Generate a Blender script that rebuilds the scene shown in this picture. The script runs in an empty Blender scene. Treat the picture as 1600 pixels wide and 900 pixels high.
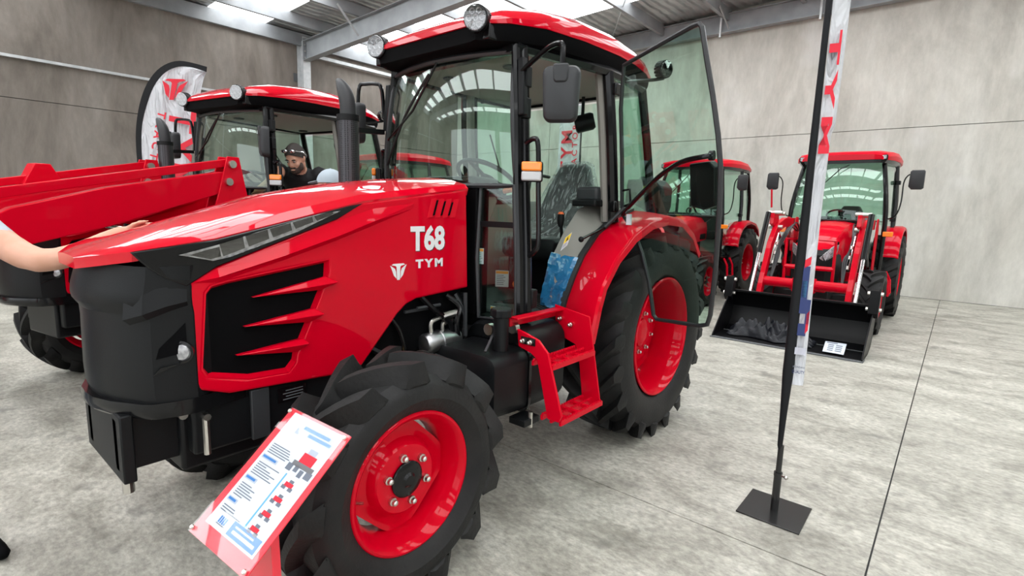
import bpy, bmesh, math, random
from mathutils import Vector, Matrix, Euler
random.seed(7)
sc = bpy.context.scene
COL = sc.collection
PI = math.pi

# ------------------------------------------------------------------ camera
CAM = Vector((3.34, 2.31, 1.52)); YAW, PITCH, ROLL, FPX = math.radians(220.03), math.radians(-8.68), math.radians(1.6), 823.0
_f = Vector((math.cos(YAW)*math.cos(PITCH), math.sin(YAW)*math.cos(PITCH), math.sin(PITCH)))
_r0 = _f.cross(Vector((0, 0, 1))).normalized(); _u0 = _r0.cross(_f)
_r = math.cos(ROLL)*_r0 + math.sin(ROLL)*_u0
_u = -math.sin(ROLL)*_r0 + math.cos(ROLL)*_u0
cd = bpy.data.cameras.new('camera'); cam = bpy.data.objects.new('camera', cd); COL.objects.link(cam)
cam.matrix_world = Matrix(((_r.x, _u.x, -_f.x, CAM.x), (_r.y, _u.y, -_f.y, CAM.y), (_r.z, _u.z, -_f.z, CAM.z), (0, 0, 0, 1)))
cd.sensor_fit = 'HORIZONTAL'; cd.sensor_width = 36.0; cd.lens = FPX*36.0/1600.0; cd.clip_end = 200; cd.clip_start = .05
sc.camera = cam
def U(px, py, ax, v):
    """photo pixel -> point on the plane <axis> = v (world metres)"""
    d = _f + _r*((px-800)/FPX) - _u*((py-450)/FPX)
    i = 'XYZ'.index(ax); t = (v-CAM[i])/d[i]
    return CAM + d*t

# ------------------------------------------------------------------ sky, exposure
w = bpy.data.worlds.new('sky'); sc.world = w; w.use_nodes = True
wn = w.node_tree.nodes; wl = w.node_tree.links
bg = wn['Background']
sky = wn.new('ShaderNodeTexSky'); sky.sky_type = 'HOSEK_WILKIE'; sky.turbidity = 7; sky.ground_albedo = .4
sky.sun_direction = Vector((-.5, -.3, .75)).normalized()
mxw = wn.new('ShaderNodeMixRGB'); mxw.inputs[0].default_value = .7; mxw.inputs[2].default_value = (.95, .98, 1.0, 1)
wl.new(sky.outputs[0], mxw.inputs[1]); wl.new(mxw.outputs[0], bg.inputs[0]); bg.inputs[1].default_value = 3.2
sc.view_settings.view_transform = 'Standard'; sc.view_settings.look = 'None'
sc.view_settings.gamma = 1.0; sc.view_settings.use_curve_mapping = False
sc.view_settings.exposure = 0.1
SKYLIGHT_STRENGTH = 6.0

# ------------------------------------------------------------------ materials
MAT = {}
def mat(name, col, rough=.5, metal=0., spec=.5, coat=0., noise=None, bump=None, sheen=0., trans=0., emis=None):
    m = bpy.data.materials.new(name); m.use_nodes = True
    n = m.node_tree.nodes; l = m.node_tree.links; b = n['Principled BSDF']
    b.inputs['Base Color'].default_value = (*col, 1); b.inputs['Roughness'].default_value = rough
    b.inputs['Metallic'].default_value = metal; b.inputs['Specular IOR Level'].default_value = spec
    b.inputs['Coat Weight'].default_value = coat; b.inputs['Coat Roughness'].default_value = .025
    if sheen: b.inputs['Sheen Weight'].default_value = sheen
    if trans: b.inputs['Transmission Weight'].default_value = trans
    if emis: b.inputs['Emission Color'].default_value = (*emis[0], 1); b.inputs['Emission Strength'].default_value = emis[1]
    if noise or bump:
        tc = n.new('ShaderNodeTexCoord')
    if noise:            # (scale, colour2, detail)
        nz = n.new('ShaderNodeTexNoise'); nz.inputs['Scale'].default_value = noise[0]; nz.inputs['Detail'].default_value = noise[2]
        cr = n.new('ShaderNodeValToRGB'); cr.color_ramp.elements[0].position = .35; cr.color_ramp.elements[1].position = .65
        cr.color_ramp.elements[0].color = (*col, 1); cr.color_ramp.elements[1].color = (*noise[1], 1)
        l.new(tc.outputs['Object'], nz.inputs['Vector']); l.new(nz.outputs['Fac'], cr.inputs[0]); l.new(cr.outputs[0], b.inputs['Base Color'])
    if bump:             # (scale, strength)
        nb = n.new('ShaderNodeTexNoise'); nb.inputs['Scale'].default_value = bump[0]; nb.inputs['Detail'].default_value = 4
        bp = n.new('ShaderNodeBump'); bp.inputs['Strength'].default_value = bump[1]; bp.inputs['Distance'].default_value = .02
        l.new(tc.outputs['Object'], nb.inputs['Vector']); l.new(nb.outputs['Fac'], bp.inputs['Height']); l.new(bp.outputs[0], b.inputs['Normal'])
    MAT[name] = m
    return m
RED = (.55, .0002, .013)
mat('red_paint', RED, .4, 0, .02, .33)
mat('red_gloss', RED, .4, 0, .02, .95)
mat('red_powdercoat', RED, .4, 0, .06, .22)
mat('black_plastic', (.005, .0055, .0062), .42, spec=.2, bump=(220, .05))
mat('black_gloss', (.004, .004, .0045), .22, spec=.25, coat=.12)
mat('black_matt', (.002, .002, .0024), .7, spec=.06)
mat('grey_plastic', (.026, .0275, .030), .5, spec=.35, bump=(300, .05))
mat('cast_iron', (.006, .006, .0065), .5, noise=(9, (.016, .016, .017), 3))
mat('rubber', (.0065, .0065, .007), .6, spec=.3, noise=(6, (.014, .0135, .013), 6), bump=(60, .12))
mat('rubber_seal', (.018, .019, .021), .45)
mat('interior_grey', (.23, .215, .195), .6, bump=(90, .05))
mat('headliner', (.36, .345, .32), .8)
mat('floor_mat', (.02, .024, .024), .6, bump=(80, .1))
mat('zinc_bolt', (.6, .58, .54), .28, 1.)
mat('chrome', (.8, .8, .82), .07, 1.)
mat('aluminium', (.50, .50, .51), .33, 1., noise=(14, (.38, .38, .39), 3))
mat('lamp_reflector', (.50, .50, .52), .25, .6, noise=(60, (.22, .22, .23), 2))
mat('white_decal', (.72, .72, .73), .35)
mat('shadow_decal', (.02, .02, .02), .4)
mat('grey_decal', (.12, .12, .13), .4)
mat('amber_lens', (.95, .24, .01), .2, coat=.6)
mat('clear_lens', (.42, .42, .43), .15, coat=.6)
mat('yellow_plastic', (.8, .52, .02), .4)
mat('orange_plastic', (.75, .13, .02), .45)
mat('yellow_decal', (.85, .6, .02), .4)
mat('orange_decal', (.85, .3, .04), .4)
mat('blue_wrap', (.012, .10, .24), .22, coat=.6, noise=(7, (.02, .16, .33), 5), bump=(18, .5))
mat('steel_grey', (.24, .255, .27), .5, .15, noise=(3, (.31, .325, .34), 5))
mat('steel_light', (.48, .50, .51), .42, .4, noise=(8, (.60, .61, .62), 5))
mat('steel_dark', (.10, .105, .11), .6, .2)
mat('flag_black', (.006, .0065, .008), .7, spec=.25)
mat('flag_red', (.62, .01, .03), .7)
mat('flag_navy', (.02, .035, .13), .7)
mat('flag_blue', (.10, .35, .62), .7)
mat('steel_plate_black', (.012, .012, .012), .22)
mat('tarp_black', (.007, .008, .012), .45, spec=.35, bump=(30, .3))
mat('bucket_black', (.003, .003, .0035), .35, spec=.15, bump=(12, .05))
mat('skin', (.52, .27, .18), .55, noise=(14, (.58, .31, .22), 3))
mat('hair_dark', (.018, .012, .009), .6, bump=(120, .5))
mat('beard_dark', (.045, .026, .018), .7, bump=(150, .5))
mat('cloth_black', (.010, .010, .012), .85, bump=(60, .2))
mat('cloth_grey', (.36, .42, .47), .8, bump=(160, .1))
mat('cloth_denim', (.06, .09, .16), .85)
mat('cloth_shirt', (.35, .38, .44), .85)
mat('paper', (.56, .60, .66), .5)
mat('paper_ink', (.12, .14, .18), .5)
mat('paper_blue', (.02, .16, .45), .5)
mat('paper_grey', (.36, .41, .50), .5)
mat('sign_red', (.72, .02, .04), .3, coat=.4)
mat('eye_white', (.35, .32, .30), .4)

def tinted_glass(name, tint, gloss=.06, rough=0., ior=1.5):
    m = bpy.data.materials.new(name); m.use_nodes = True
    n = m.node_tree.nodes; l = m.node_tree.links; n.remove(n['Principled BSDF'])
    tr = n.new('ShaderNodeBsdfTransparent'); tr.inputs[0].default_value = (*tint, 1)
    gl = n.new('ShaderNodeBsdfGlossy'); gl.inputs['Roughness'].default_value = rough; gl.inputs[0].default_value = (1, 1, 1, 1)
    lw = n.new('ShaderNodeLayerWeight'); lw.inputs[0].default_value = .5
    pw = n.new('ShaderNodeMath'); pw.operation = 'POWER'; pw.inputs[1].default_value = 4.0; l.new(lw.outputs['Facing'], pw.inputs[0])
    ma = n.new('ShaderNodeMath'); ma.operation = 'MULTIPLY_ADD'; ma.inputs[1].default_value = 1-gloss; ma.inputs[2].default_value = gloss; l.new(pw.outputs[0], ma.inputs[0])
    mx = n.new('ShaderNodeMixShader')
    l.new(ma.outputs[0], mx.inputs[0]); l.new(tr.outputs[0], mx.inputs[1]); l.new(gl.outputs[0], mx.inputs[2])
    l.new(mx.outputs[0], n['Material Output'].inputs[0]); MAT[name] = m
    return m
tinted_glass('cab_glass', (.80, .925, .865), gloss=.045)
tinted_glass('lamp_glass', (.97, .97, .97))
tinted_glass('acrylic', (.985, .985, .985), gloss=.014, rough=.02)

def plastic_film():
    m = bpy.data.materials.new('clear_film'); m.use_nodes = True
    n = m.node_tree.nodes; l = m.node_tree.links; n.remove(n['Principled BSDF'])
    tc = n.new('ShaderNodeTexCoord'); nz = n.new('ShaderNodeTexNoise'); nz.inputs['Scale'].default_value = 8; nz.inputs['Detail'].default_value = 5; nz.inputs['Distortion'].default_value = 2.6
    mp = n.new('ShaderNodeMapping'); mp.inputs['Scale'].default_value = (1, 2.2, .55); mp.inputs['Rotation'].default_value = (.4, 0, 0)
    bp = n.new('ShaderNodeBump'); bp.inputs['Strength'].default_value = 1.; bp.inputs['Distance'].default_value = .05
    tr = n.new('ShaderNodeBsdfTransparent'); tr.inputs[0].default_value = (.93, .95, .95, 1)
    gl = n.new('ShaderNodeBsdfPrincipled'); gl.inputs['Roughness'].default_value = .22; gl.inputs['Base Color'].default_value = (.72, .76, .76, 1); gl.inputs['Specular IOR Level'].default_value = .8
    cr = n.new('ShaderNodeValToRGB'); cr.color_ramp.elements[0].position = .47; cr.color_ramp.elements[0].color = (.14, .14, .14, 1); cr.color_ramp.elements[1].position = .64; cr.color_ramp.elements[1].color = (.48, .48, .48, 1)
    mx = n.new('ShaderNodeMixShader')
    l.new(tc.outputs['Object'], mp.inputs[0]); l.new(mp.outputs[0], nz.inputs['Vector']); l.new(nz.outputs['Fac'], bp.inputs['Height']); l.new(nz.outputs['Fac'], cr.inputs[0])
    l.new(bp.outputs[0], gl.inputs['Normal']); l.new(cr.outputs[0], mx.inputs[0]); l.new(tr.outputs[0], mx.inputs[1]); l.new(gl.outputs[0], mx.inputs[2])
    l.new(mx.outputs[0], n['Material Output'].inputs[0]); MAT['clear_film'] = m
plastic_film()

def concrete(name, c1, c2, c3, stretch, rough, bumpst, stain=None, fine=.75, fscale=9):
    m = bpy.data.materials.new(name); m.use_nodes = True
    n = m.node_tree.nodes; l = m.node_tree.links; b = n['Principled BSDF']
    tc = n.new('ShaderNodeTexCoord'); mp = n.new('ShaderNodeMapping'); mp.inputs['Scale'].default_value = stretch
    l.new(tc.outputs['Object'], mp.inputs[0])
    a = n.new('ShaderNodeTexNoise'); a.inputs['Scale'].default_value = 1.1; a.inputs['Detail'].default_value = 9; a.inputs['Roughness'].default_value = .66; a.inputs['Distortion'].default_value = .6
    f = n.new('ShaderNodeTexNoise'); f.inputs['Scale'].default_value = fscale; f.inputs['Detail'].default_value = 10; f.inputs['Roughness'].default_value = .7
    l.new(mp.outputs[0], a.inputs['Vector']); l.new(mp.outputs[0], f.inputs['Vector'])
    r1 = n.new('ShaderNodeValToRGB'); e = r1.color_ramp.elements
    e[0].position = .33; e[0].color = (*c1, 1); e[1].position = .68; e[1].color = (*c3, 1)
    k = r1.color_ramp.elements.new(.5); k.color = (*c2, 1)
    l.new(a.outputs['Fac'], r1.inputs[0])
    r2 = n.new('ShaderNodeValToRGB'); r2.color_ramp.elements[0].position = .3; r2.color_ramp.elements[0].color = (.5, .5, .5, 1); r2.color_ramp.elements[1].position = .66; r2.color_ramp.elements[1].color = (1.2, 1.2, 1.2, 1)
    l.new(f.outputs['Fac'], r2.inputs[0])
    mu = n.new('ShaderNodeMixRGB'); mu.blend_type = 'MULTIPLY'; mu.inputs[0].default_value = fine
    l.new(r1.outputs[0], mu.inputs[1]); l.new(r2.outputs[0], mu.inputs[2])
    last = mu.outputs[0]
    if stain:
        s = n.new('ShaderNodeTexNoise'); s.inputs['Scale'].default_value = stain[0]; s.inputs['Detail'].default_value = 3
        l.new(tc.outputs['Object'], s.inputs['Vector'])
        rs = n.new('ShaderNodeValToRGB'); rs.color_ramp.elements[0].position = stain[1]; rs.color_ramp.elements[0].color = (0, 0, 0, 1); rs.color_ramp.elements[1].position = stain[1]+.12; rs.color_ramp.elements[1].color = (stain[2],)*3+(1,)
        l.new(s.outputs['Fac'], rs.inputs[0])
        ms = n.new('ShaderNodeMixRGB'); ms.inputs[2].default_value = (*stain[3], 1); l.new(rs.outputs[0], ms.inputs[0]); l.new(last, ms.inputs[1]); last = ms.outputs[0]
    l.new(last, b.inputs['Base Color'])
    b.inputs['Roughness'].default_value = rough
    rr = n.new('ShaderNodeMapRange'); rr.inputs['To Min'].default_value = rough-.12; rr.inputs['To Max'].default_value = rough+.15
    l.new(f.outputs['Fac'], rr.inputs[0]); l.new(rr.outputs[0], b.inputs['Roughness'])
    bp = n.new('ShaderNodeBump'); bp.inputs['Strength'].default_value = bumpst; bp.inputs['Distance'].default_value = .01
    l.new(f.outputs['Fac'], bp.inputs['Height']); l.new(bp.outputs[0], b.inputs['Normal'])
    MAT[name] = m
concrete('concrete_floor', (.235, .225, .19), (.39, .376, .325), (.52, .505, .445), (3.0, 1.7, 1), .5, .3, (4.2, .61, .6, (.12, .118, .105)), 1.0, 13)
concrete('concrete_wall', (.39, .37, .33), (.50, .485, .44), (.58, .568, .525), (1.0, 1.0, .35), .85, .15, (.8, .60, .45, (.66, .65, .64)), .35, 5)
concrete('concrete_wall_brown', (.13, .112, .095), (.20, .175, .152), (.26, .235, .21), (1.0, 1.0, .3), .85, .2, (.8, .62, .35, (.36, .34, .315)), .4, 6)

def foil():
    m = mat('roof_foil', (.42, .43, .43), .42, .55, noise=(2.2, (.58, .59, .59), 6))
    n = m.node_tree.nodes; l = m.node_tree.links
    wv = n.new('ShaderNodeTexWave'); wv.inputs['Scale'].default_value = 1.6; wv.inputs['Distortion'].default_value = 4; wv.inputs['Detail'].default_value = 3; wv.bands_direction = 'Y'
    tc = n.new('ShaderNodeTexCoord'); bp = n.new('ShaderNodeBump'); bp.inputs['Strength'].default_value = .8; bp.inputs['Distance'].default_value = .05
    l.new(tc.outputs['Object'], wv.inputs['Vector']); l.new(wv.outputs['Fac'], bp.inputs['Height']); l.new(bp.outputs[0], n['Principled BSDF'].inputs['Normal'])
foil()
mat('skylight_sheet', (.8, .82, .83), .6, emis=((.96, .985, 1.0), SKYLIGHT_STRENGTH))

def fabric(name, col):
    m = mat(name, col, .75)
    n = m.node_tree.nodes; l = m.node_tree.links; b = n['Principled BSDF']
    tc = n.new('ShaderNodeTexCoord'); nz = n.new('ShaderNodeTexNoise'); nz.inputs['Scale'].default_value = 3.5; nz.inputs['Detail'].default_value = 4; nz.inputs['Distortion'].default_value = 1.
    mp = n.new('ShaderNodeMapping'); mp.inputs['Rotation'].default_value = (.7, .7, .5); mp.inputs['Scale'].default_value = (3, .6, .6)
    bp = n.new('ShaderNodeBump'); bp.inputs['Strength'].default_value = 1.; bp.inputs['Distance'].default_value = .12
    l.new(tc.outputs['Object'], mp.inputs[0]); l.new(mp.outputs[0], nz.inputs['Vector']); l.new(nz.outputs['Fac'], bp.inputs['Height']); l.new(bp.outputs[0], b.inputs['Normal'])
fabric('flag_white', (.56, .57, .60))
fabric('flag_grey', (.50, .51, .58))

def mesh_guard():
    m = mat('perforated_steel', (.02, .021, .024), .35, .4)
    n = m.node_tree.nodes; l = m.node_tree.links; b = n['Principled BSDF']
    tc = n.new('ShaderNodeTexCoord'); vo = n.new('ShaderNodeTexVoronoi'); vo.inputs['Scale'].default_value = 95; vo.inputs['Randomness'].default_value = .12
    cr = n.new('ShaderNodeValToRGB'); cr.color_ramp.elements[0].position = .30; cr.color_ramp.elements[0].color = (.002, .002, .002, 1); cr.color_ramp.elements[1].position = .42; cr.color_ramp.elements[1].color = (.05, .05, .056, 1)
    l.new(tc.outputs['Object'], vo.inputs['Vector']); l.new(vo.outputs['Distance'], cr.inputs[0]); l.new(cr.outputs[0], b.inputs['Base Color'])
mesh_guard()

# ------------------------------------------------------------------ mesh helpers
def v3(a): return Vector(a)
class MB:
    def __init__(s): s.v = []; s.f = []
    def add(s, vs, fs):
        o = len(s.v); s.v += [Vector(a) for a in vs]; s.f += [[i+o for i in f] for f in fs]; return s
    def box(s, c, d, R=None):
        c = Vector(c); vs = []
        for z in (-.5, .5):
            for y in (-.5, .5):
                for x in (-.5, .5):
                    p = Vector((x*d[0], y*d[1], z*d[2]))
                    if R is not None: p = R @ p
                    vs.append(c+p)
        return s.add(vs, [(0, 2, 3, 1), (4, 5, 7, 6), (0, 1, 5, 4), (2, 6, 7, 3), (0, 4, 6, 2), (1, 3, 7, 5)])
    def span(s, a, b):
        a = Vector(a); b = Vector(b); return s.box((a+b)/2, [abs(x) for x in (b-a)])
    def beam(s, p, q, wd, ht, up=(0, 0, 1)):
        p = Vector(p); q = Vector(q); d = (q-p).normalized(); up = Vector(up)
        if abs(d.dot(up)) > .98: up = Vector((1, 0, 0))
        r = d.cross(up).normalized(); u = r.cross(d)
        vs = []
        for c in (p, q):
            for a, b in ((-1, -1), (1, -1), (1, 1), (-1, 1)): vs.append(c+r*(a*wd/2)+u*(b*ht/2))
        return s.add(vs, [(0, 1, 2, 3), (7, 6, 5, 4), (0, 4, 5, 1), (1, 5, 6, 2), (2, 6, 7, 3), (3, 7, 4, 0)])
    def tube(s, pts, r, n=8, closed=False, flat=1.0):
        pts = [Vector(p) for p in pts]; N = len(pts); rr = r if isinstance(r, (list, tuple)) else [r]*N
        vs = []; prev = None
        for i, p in enumerate(pts):
            if closed: d = (pts[(i+1) % N]-pts[i-1])
            else: d = pts[min(i+1, N-1)]-pts[max(i-1, 0)]
            d.normalize()
            if prev is None:
                a = Vector((0, 0, 1)) if abs(d.z) < .9 else Vector((1, 0, 0))
                x = d.cross(a).normalized()
            else:
                x = (prev-d*prev.dot(d)).normalized()
            prev = x; y = d.cross(x)
            for k in range(n):
                t = 2*PI*k/n; vs.append(p+x*(math.cos(t)*rr[i])+y*(math.sin(t)*rr[i]*flat))
        fs = []
        for i in range(N if closed else N-1):
            j = (i+1) % N
            for k in range(n): fs.append((i*n+k, i*n+(k+1) % n, j*n+(k+1) % n, j*n+k))
        if not closed: fs.append(tuple(range(n))[::-1]); fs.append(tuple((N-1)*n+k for k in range(n)))
        return s.add(vs, fs)
    def prism(s, pts, vec):
        pts = [Vector(p) for p in pts]; vec = Vector(vec); n = len(pts)
        return s.add(pts+[p+vec for p in pts], [tuple(range(n))[::-1], tuple(range(n, 2*n))]+[(i, (i+1) % n, n+(i+1) % n, n+i) for i in range(n)])
    def loft(s, rings, closed=True, cap=True):
        n = len(rings[0]); vs = [p for r in rings for p in r]; fs = []
        for i in range(len(rings)-1):
            for k in range(n if closed else n-1):
                fs.append((i*n+k, i*n+(k+1) % n, (i+1)*n+(k+1) % n, (i+1)*n+k))
        if cap and closed: fs.append(tuple(range(n))[::-1]); fs.append(tuple((len(rings)-1)*n+k for k in range(n)))
        return s.add(vs, fs)
    def lathe(s, prof, c, axis='Y', n=32, close=False):
        c = Vector(c); rings = []
        for r, a in prof:
            ring = []
            for k in range(n):
                t = 2*PI*k/n; x, y = r*math.cos(t), r*math.sin(t)
                ring.append(c+(Vector((x, a, y)) if axis == 'Y' else Vector((x, y, a)) if axis == 'Z' else Vector((a, x, y))))
            rings.append(ring)
        if close: rings.append(rings[0])
        return s.loft(rings, True, not close)
    def ball(s, c, r, n=12, m=8):
        r = r if isinstance(r, (tuple, list)) else (r, r, r); c = Vector(c); rings = []
        for i in range(m+1):
            p = PI*i/m; sr = max(math.sin(p), .01)
            rings.append([c+Vector((r[0]*sr*math.cos(2*PI*k/n), r[1]*sr*math.sin(2*PI*k/n), -r[2]*math.cos(p))) for k in range(n)])
        return s.loft(rings)
    def holed(s, outer, holes, vec):
        """flat plate with holes, extruded by vec"""
        bm = bmesh.new(); es = []
        for lp in [outer]+list(holes):
            vs = [bm.verts.new(Vector(p)) for p in lp]
            es += [bm.edges.new((vs[i], vs[(i+1) % len(vs)])) for i in range(len(vs))]
        nrm = Vector(vec).normalized()
        r = bmesh.ops.triangle_fill(bm, edges=es, use_beauty=True, use_dissolve=False, normal=nrm)
        ex = bmesh.ops.extrude_face_region(bm, geom=bm.faces[:])
        bmesh.ops.translate(bm, vec=Vector(vec), verts=[g for g in ex['geom'] if isinstance(g, bmesh.types.BMVert)])
        bm.verts.index_update()
        s.add([v.co.copy() for v in bm.verts], [tuple(v.index for v in f.verts) for f in bm.faces]); bm.free()
        return s
    def mirror(s):
        n = len(s.v); s.add([Vector((p.x, -p.y, p.z)) for p in s.v], [tuple(f)[::-1] for f in s.f]); return s
    def moved(s, fn): s.v = [fn(p) for p in s.v]; return s
    def mesh(s, name, material, smooth=True, angle=35):
        me = bpy.data.meshes.new(name)
        bm = bmesh.new(); vs = [bm.verts.new(p) for p in s.v]
        for f in s.f:
            try: bm.faces.new([vs[i] for i in f])
            except ValueError: pass
        bmesh.ops.recalc_face_normals(bm, faces=bm.faces[:]); bm.to_mesh(me); bm.free()
        if isinstance(material, str): me.materials.append(MAT[material])
        if smooth:
            for p in me.polygons: p.use_smooth = True
            me.set_sharp_from_angle(angle=math.radians(angle))
        return me
    def build(s, name, material, parent=None, bevel=0., smooth=True, angle=35, subsurf=0, seg=2):
        o = bpy.data.objects.new(name, s.mesh(name, material, smooth, angle)); COL.objects.link(o)
        if parent is not None: o.parent = parent
        if subsurf:
            m = o.modifiers.new('s', 'SUBSURF'); m.levels = subsurf; m.render_levels = subsurf
        if bevel:
            m = o.modifiers.new('b', 'BEVEL'); m.width = bevel; m.segments = seg; m.limit_method = 'ANGLE'; m.angle_limit = math.radians(30); m.harden_normals = False
        return o
def put(name, mesh, parent, loc=(0, 0, 0), rot=(0, 0, 0), scale=(1, 1, 1)):
    o = bpy.data.objects.new(name, mesh); COL.objects.link(o); o.parent = parent; o.location = loc; o.rotation_euler = rot; o.scale = scale; return o
def tag(o, label, cat, group=None):
    o['label'] = label; o['category'] = cat
    if group: o['group'] = group
    return o
def struct(o): o['kind'] = 'structure'; return o
def thing(name, label, cat, loc=(0, 0, 0), rz=0, group=None):
    o = bpy.data.objects.new(name, None); COL.objects.link(o); o.location = loc; o.rotation_euler = (0, 0, rz); o.empty_display_size = .1
    return tag(o, label, cat, group)
def copy_tree(o, parent=None, skip=()):
    c = o.copy(); COL.objects.link(c); c.parent = parent
    for ch in list(o.children):
        if ch.name.split('.')[0] not in skip: copy_tree(ch, c, skip)
    return c
def text(name, s, size, loc, xd, yd, material, parent=None, ext=.0015, bold=0., spacing=1., align='LEFT', shear=0., xscale=1.):
    cu = bpy.data.curves.new(name, 'FONT'); cu.body = s; cu.size = size; cu.extrude = ext/max(size, 1e-6)*size; cu.offset = bold; cu.space_character = spacing; cu.align_x = align; cu.align_y = 'CENTER'; cu.shear = shear; cu.resolution_u = 3
    t = bpy.data.objects.new('_t', cu); COL.objects.link(t)
    bpy.context.view_layer.update()
    me = bpy.data.meshes.new_from_object(t.evaluated_get(bpy.context.evaluated_depsgraph_get()))
    bpy.data.objects.remove(t); bpy.data.curves.remove(cu)
    xd = Vector(xd).normalized(); yd = Vector(yd).normalized(); zd = xd.cross(yd).normalized(); yd = zd.cross(xd)
    M = Matrix(((xd.x, yd.x, zd.x, loc[0]), (xd.y, yd.y, zd.y, loc[1]), (xd.z, yd.z, zd.z, loc[2]), (0, 0, 0, 1)))
    me.transform(M @ Matrix.Diagonal((xscale, 1, 1, 1))); me.name = name; me.materials.clear(); me.materials.append(MAT[material])
    o = bpy.data.objects.new(name, me); COL.objects.link(o)
    if parent is not None: o.parent = parent
    return o
def arc(c, r, a0, a1, n, plane='XZ'):
    o = []
    for i in range(n+1):
        a = math.radians(a0+(a1-a0)*i/n); x, y = r*math.cos(a), r*math.sin(a)
        o.append(Vector(c)+(Vector((x, 0, y)) if plane == 'XZ' else Vector((x, y, 0)) if plane == 'XY' else Vector((0, x, y))))
    return o
def smoothpath(pts, k=4):
    """Catmull-Rom through the points"""
    pts = [Vector(p) for p in pts]; out = []
    for i in range(len(pts)-1):
        p0 = pts[max(i-1, 0)]; p1 = pts[i]; p2 = pts[i+1]; p3 = pts[min(i+2, len(pts)-1)]
        for j in range(k):
            t = j/k; out.append(.5*((2*p1)+(p2-p0)*t+(2*p0-5*p1+4*p2-p3)*t*t+(3*p1-p0-3*p2+p3)*t**3))
    out.append(pts[-1]); return out

# ================================================================== THE HALL
XB, YL = -9.5, -11.1            # back wall plane, left wall plane
ROOFZ = lambda y: 5.78+.03*(y-YL)
# floor: slab pieces between the saw-cut joints, joints recessed
def slab(x0, x1, y0, y1):
    g = .004
    return MB().span((x0+g, y0+g, -.15), (x1-g, y1-g, 0))
xs = [-30, -9.5, -4.3, .885, 6.07, 11.25, 40]; ys = [-14, -8.2, -3.01, 2.175, 7.36, 12.5, 40]
fl = struct(MB().span((-9.5, -11.1, -.3), (40, 40, -.012)).build('floor', 'cast_iron', smooth=False))
for i in range(1, len(xs)-1):
    for j in range(len(ys)-1):
        slab(xs[i], xs[i+1], max(ys[j], YL), ys[j+1]).build('slab', 'concrete_floor', fl, smooth=False)
# back wall: stacked precast panels with open joints
wb = struct(MB().span((XB-.3, YL-.3, -.1), (XB-.05, 16, 7)).build('wall_back', 'steel_dark', smooth=False))
for (y0, y1) in ((YL, -7.2), (-7.2, 4.6), (4.6, 16)):
    for (z0, z1) in ((0, 3.24), (3.24, 6.6)):
        MB().span((XB-.2, y0+.008, z0+.006), (XB, y1-.008, z1-.006)).build('panel', 'concrete_wall', wb, smooth=False)
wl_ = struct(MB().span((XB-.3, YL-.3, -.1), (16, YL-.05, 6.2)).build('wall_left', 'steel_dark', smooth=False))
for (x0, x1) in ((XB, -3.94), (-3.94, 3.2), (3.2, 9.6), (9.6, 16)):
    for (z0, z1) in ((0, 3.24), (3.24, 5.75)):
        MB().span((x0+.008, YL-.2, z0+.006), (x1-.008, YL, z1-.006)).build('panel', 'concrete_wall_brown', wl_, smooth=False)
# far sides of the hall (behind the camera): walls with tall open roller doors
wf = struct(MB().span((16, YL-.3, 0), (16.3, -9.5, 6.6)).span((16, -1.2, 0), (16.3, -.6, 6.6)).span((16, 7.6, 0), (16.3, 8.2, 6.6)).span((16, 15.6, 0), (16.3, 16.3, 6.6)).span((16, YL, 5.2), (16.3, 16.3, 6.8)).build('wall_front', 'concrete_wall', smooth=False))
wr = struct(MB().span((XB, 16, 0), (-6.5, 16.3, 6.6)).span((-6.5, 16, 0), (5.5, 16.3, 6.6)).span((11.5, 16, 0), (16, 16.3, 6.6)).span((XB, 16, 4.9), (16, 16.3, 6.8)).build('wall_right', 'concrete_wall', smooth=False))
# roof: foil faced sheets and translucent skylight sheets, both running down the slope
SKY = [(-7.6, -5.2), (-3.1, -1.8), (.9, 2.5), (4.6, 6.2), (8.3, 9.9), (12., 13.6)]
def roofstrip(x0, x1, y0, y1, th=.05):
    return MB().prism([(x0, y0, ROOFZ(y0)), (x1, y0, ROOFZ(y0)), (x1, y1, ROOFZ(y1)), (x0, y1, ROOFZ(y1))], (0, 0, th))
ce = None; x = XB-.3
for (a, b_) in SKY+[(16.3, None)]:
    o = roofstrip(x, a, YL-.3, 16.3).build('ceiling' if ce is None else 'roof_sheet', 'roof_foil', ce, smooth=False)
    if ce is None: ce = struct(o)
    if b_ is None: break
    pe = [YL-.3, -7.5, -3.75, 0, 4, 8, 12, 16.3]
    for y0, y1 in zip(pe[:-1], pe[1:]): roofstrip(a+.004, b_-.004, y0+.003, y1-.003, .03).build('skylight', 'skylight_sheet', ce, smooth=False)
    x = b_
def sect(name, pts, p, q, material, parent=None):
    """profile (across, up) swept from p to q"""
    p = Vector(p); q = Vector(q); d = (q-p).normalized(); r = d.cross(Vector((0, 0, 1))).normalized(); u = r.cross(d)
    return MB().loft([[c+r*a+u*b for a, b in pts] for c in (p, q)]).build(name, material, parent, smooth=False)
def Ibeam(h, wd, t=.014): 
    return [(-wd/2, -h/2), (wd/2, -h/2), (wd/2, -h/2+t), (t/2, -h/2+t), (t/2, h/2-t), (wd/2, h/2-t), (wd/2, h/2), (-wd/2, h/2), (-wd/2, h/2-t), (-t/2, h/2-t), (-t/2, -h/2+t), (-wd/2, -h/2+t)]
def Cee(h, wd, t=.006): return [(0, -h/2), (wd, -h/2), (wd, -h/2+.03), (wd-t, -h/2+.03), (wd-t, -h/2+t), (t, -h/2+t), (t, h/2-t), (wd-t, h/2-t), (wd-t, h/2-.03), (wd, h/2-.03), (wd, h/2), (0, h/2)]
sl = .03
tn = 0
def trim(o):
    global tn
    tn += 1; o.name = 'trim_%d' % tn; return struct(o)
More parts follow.
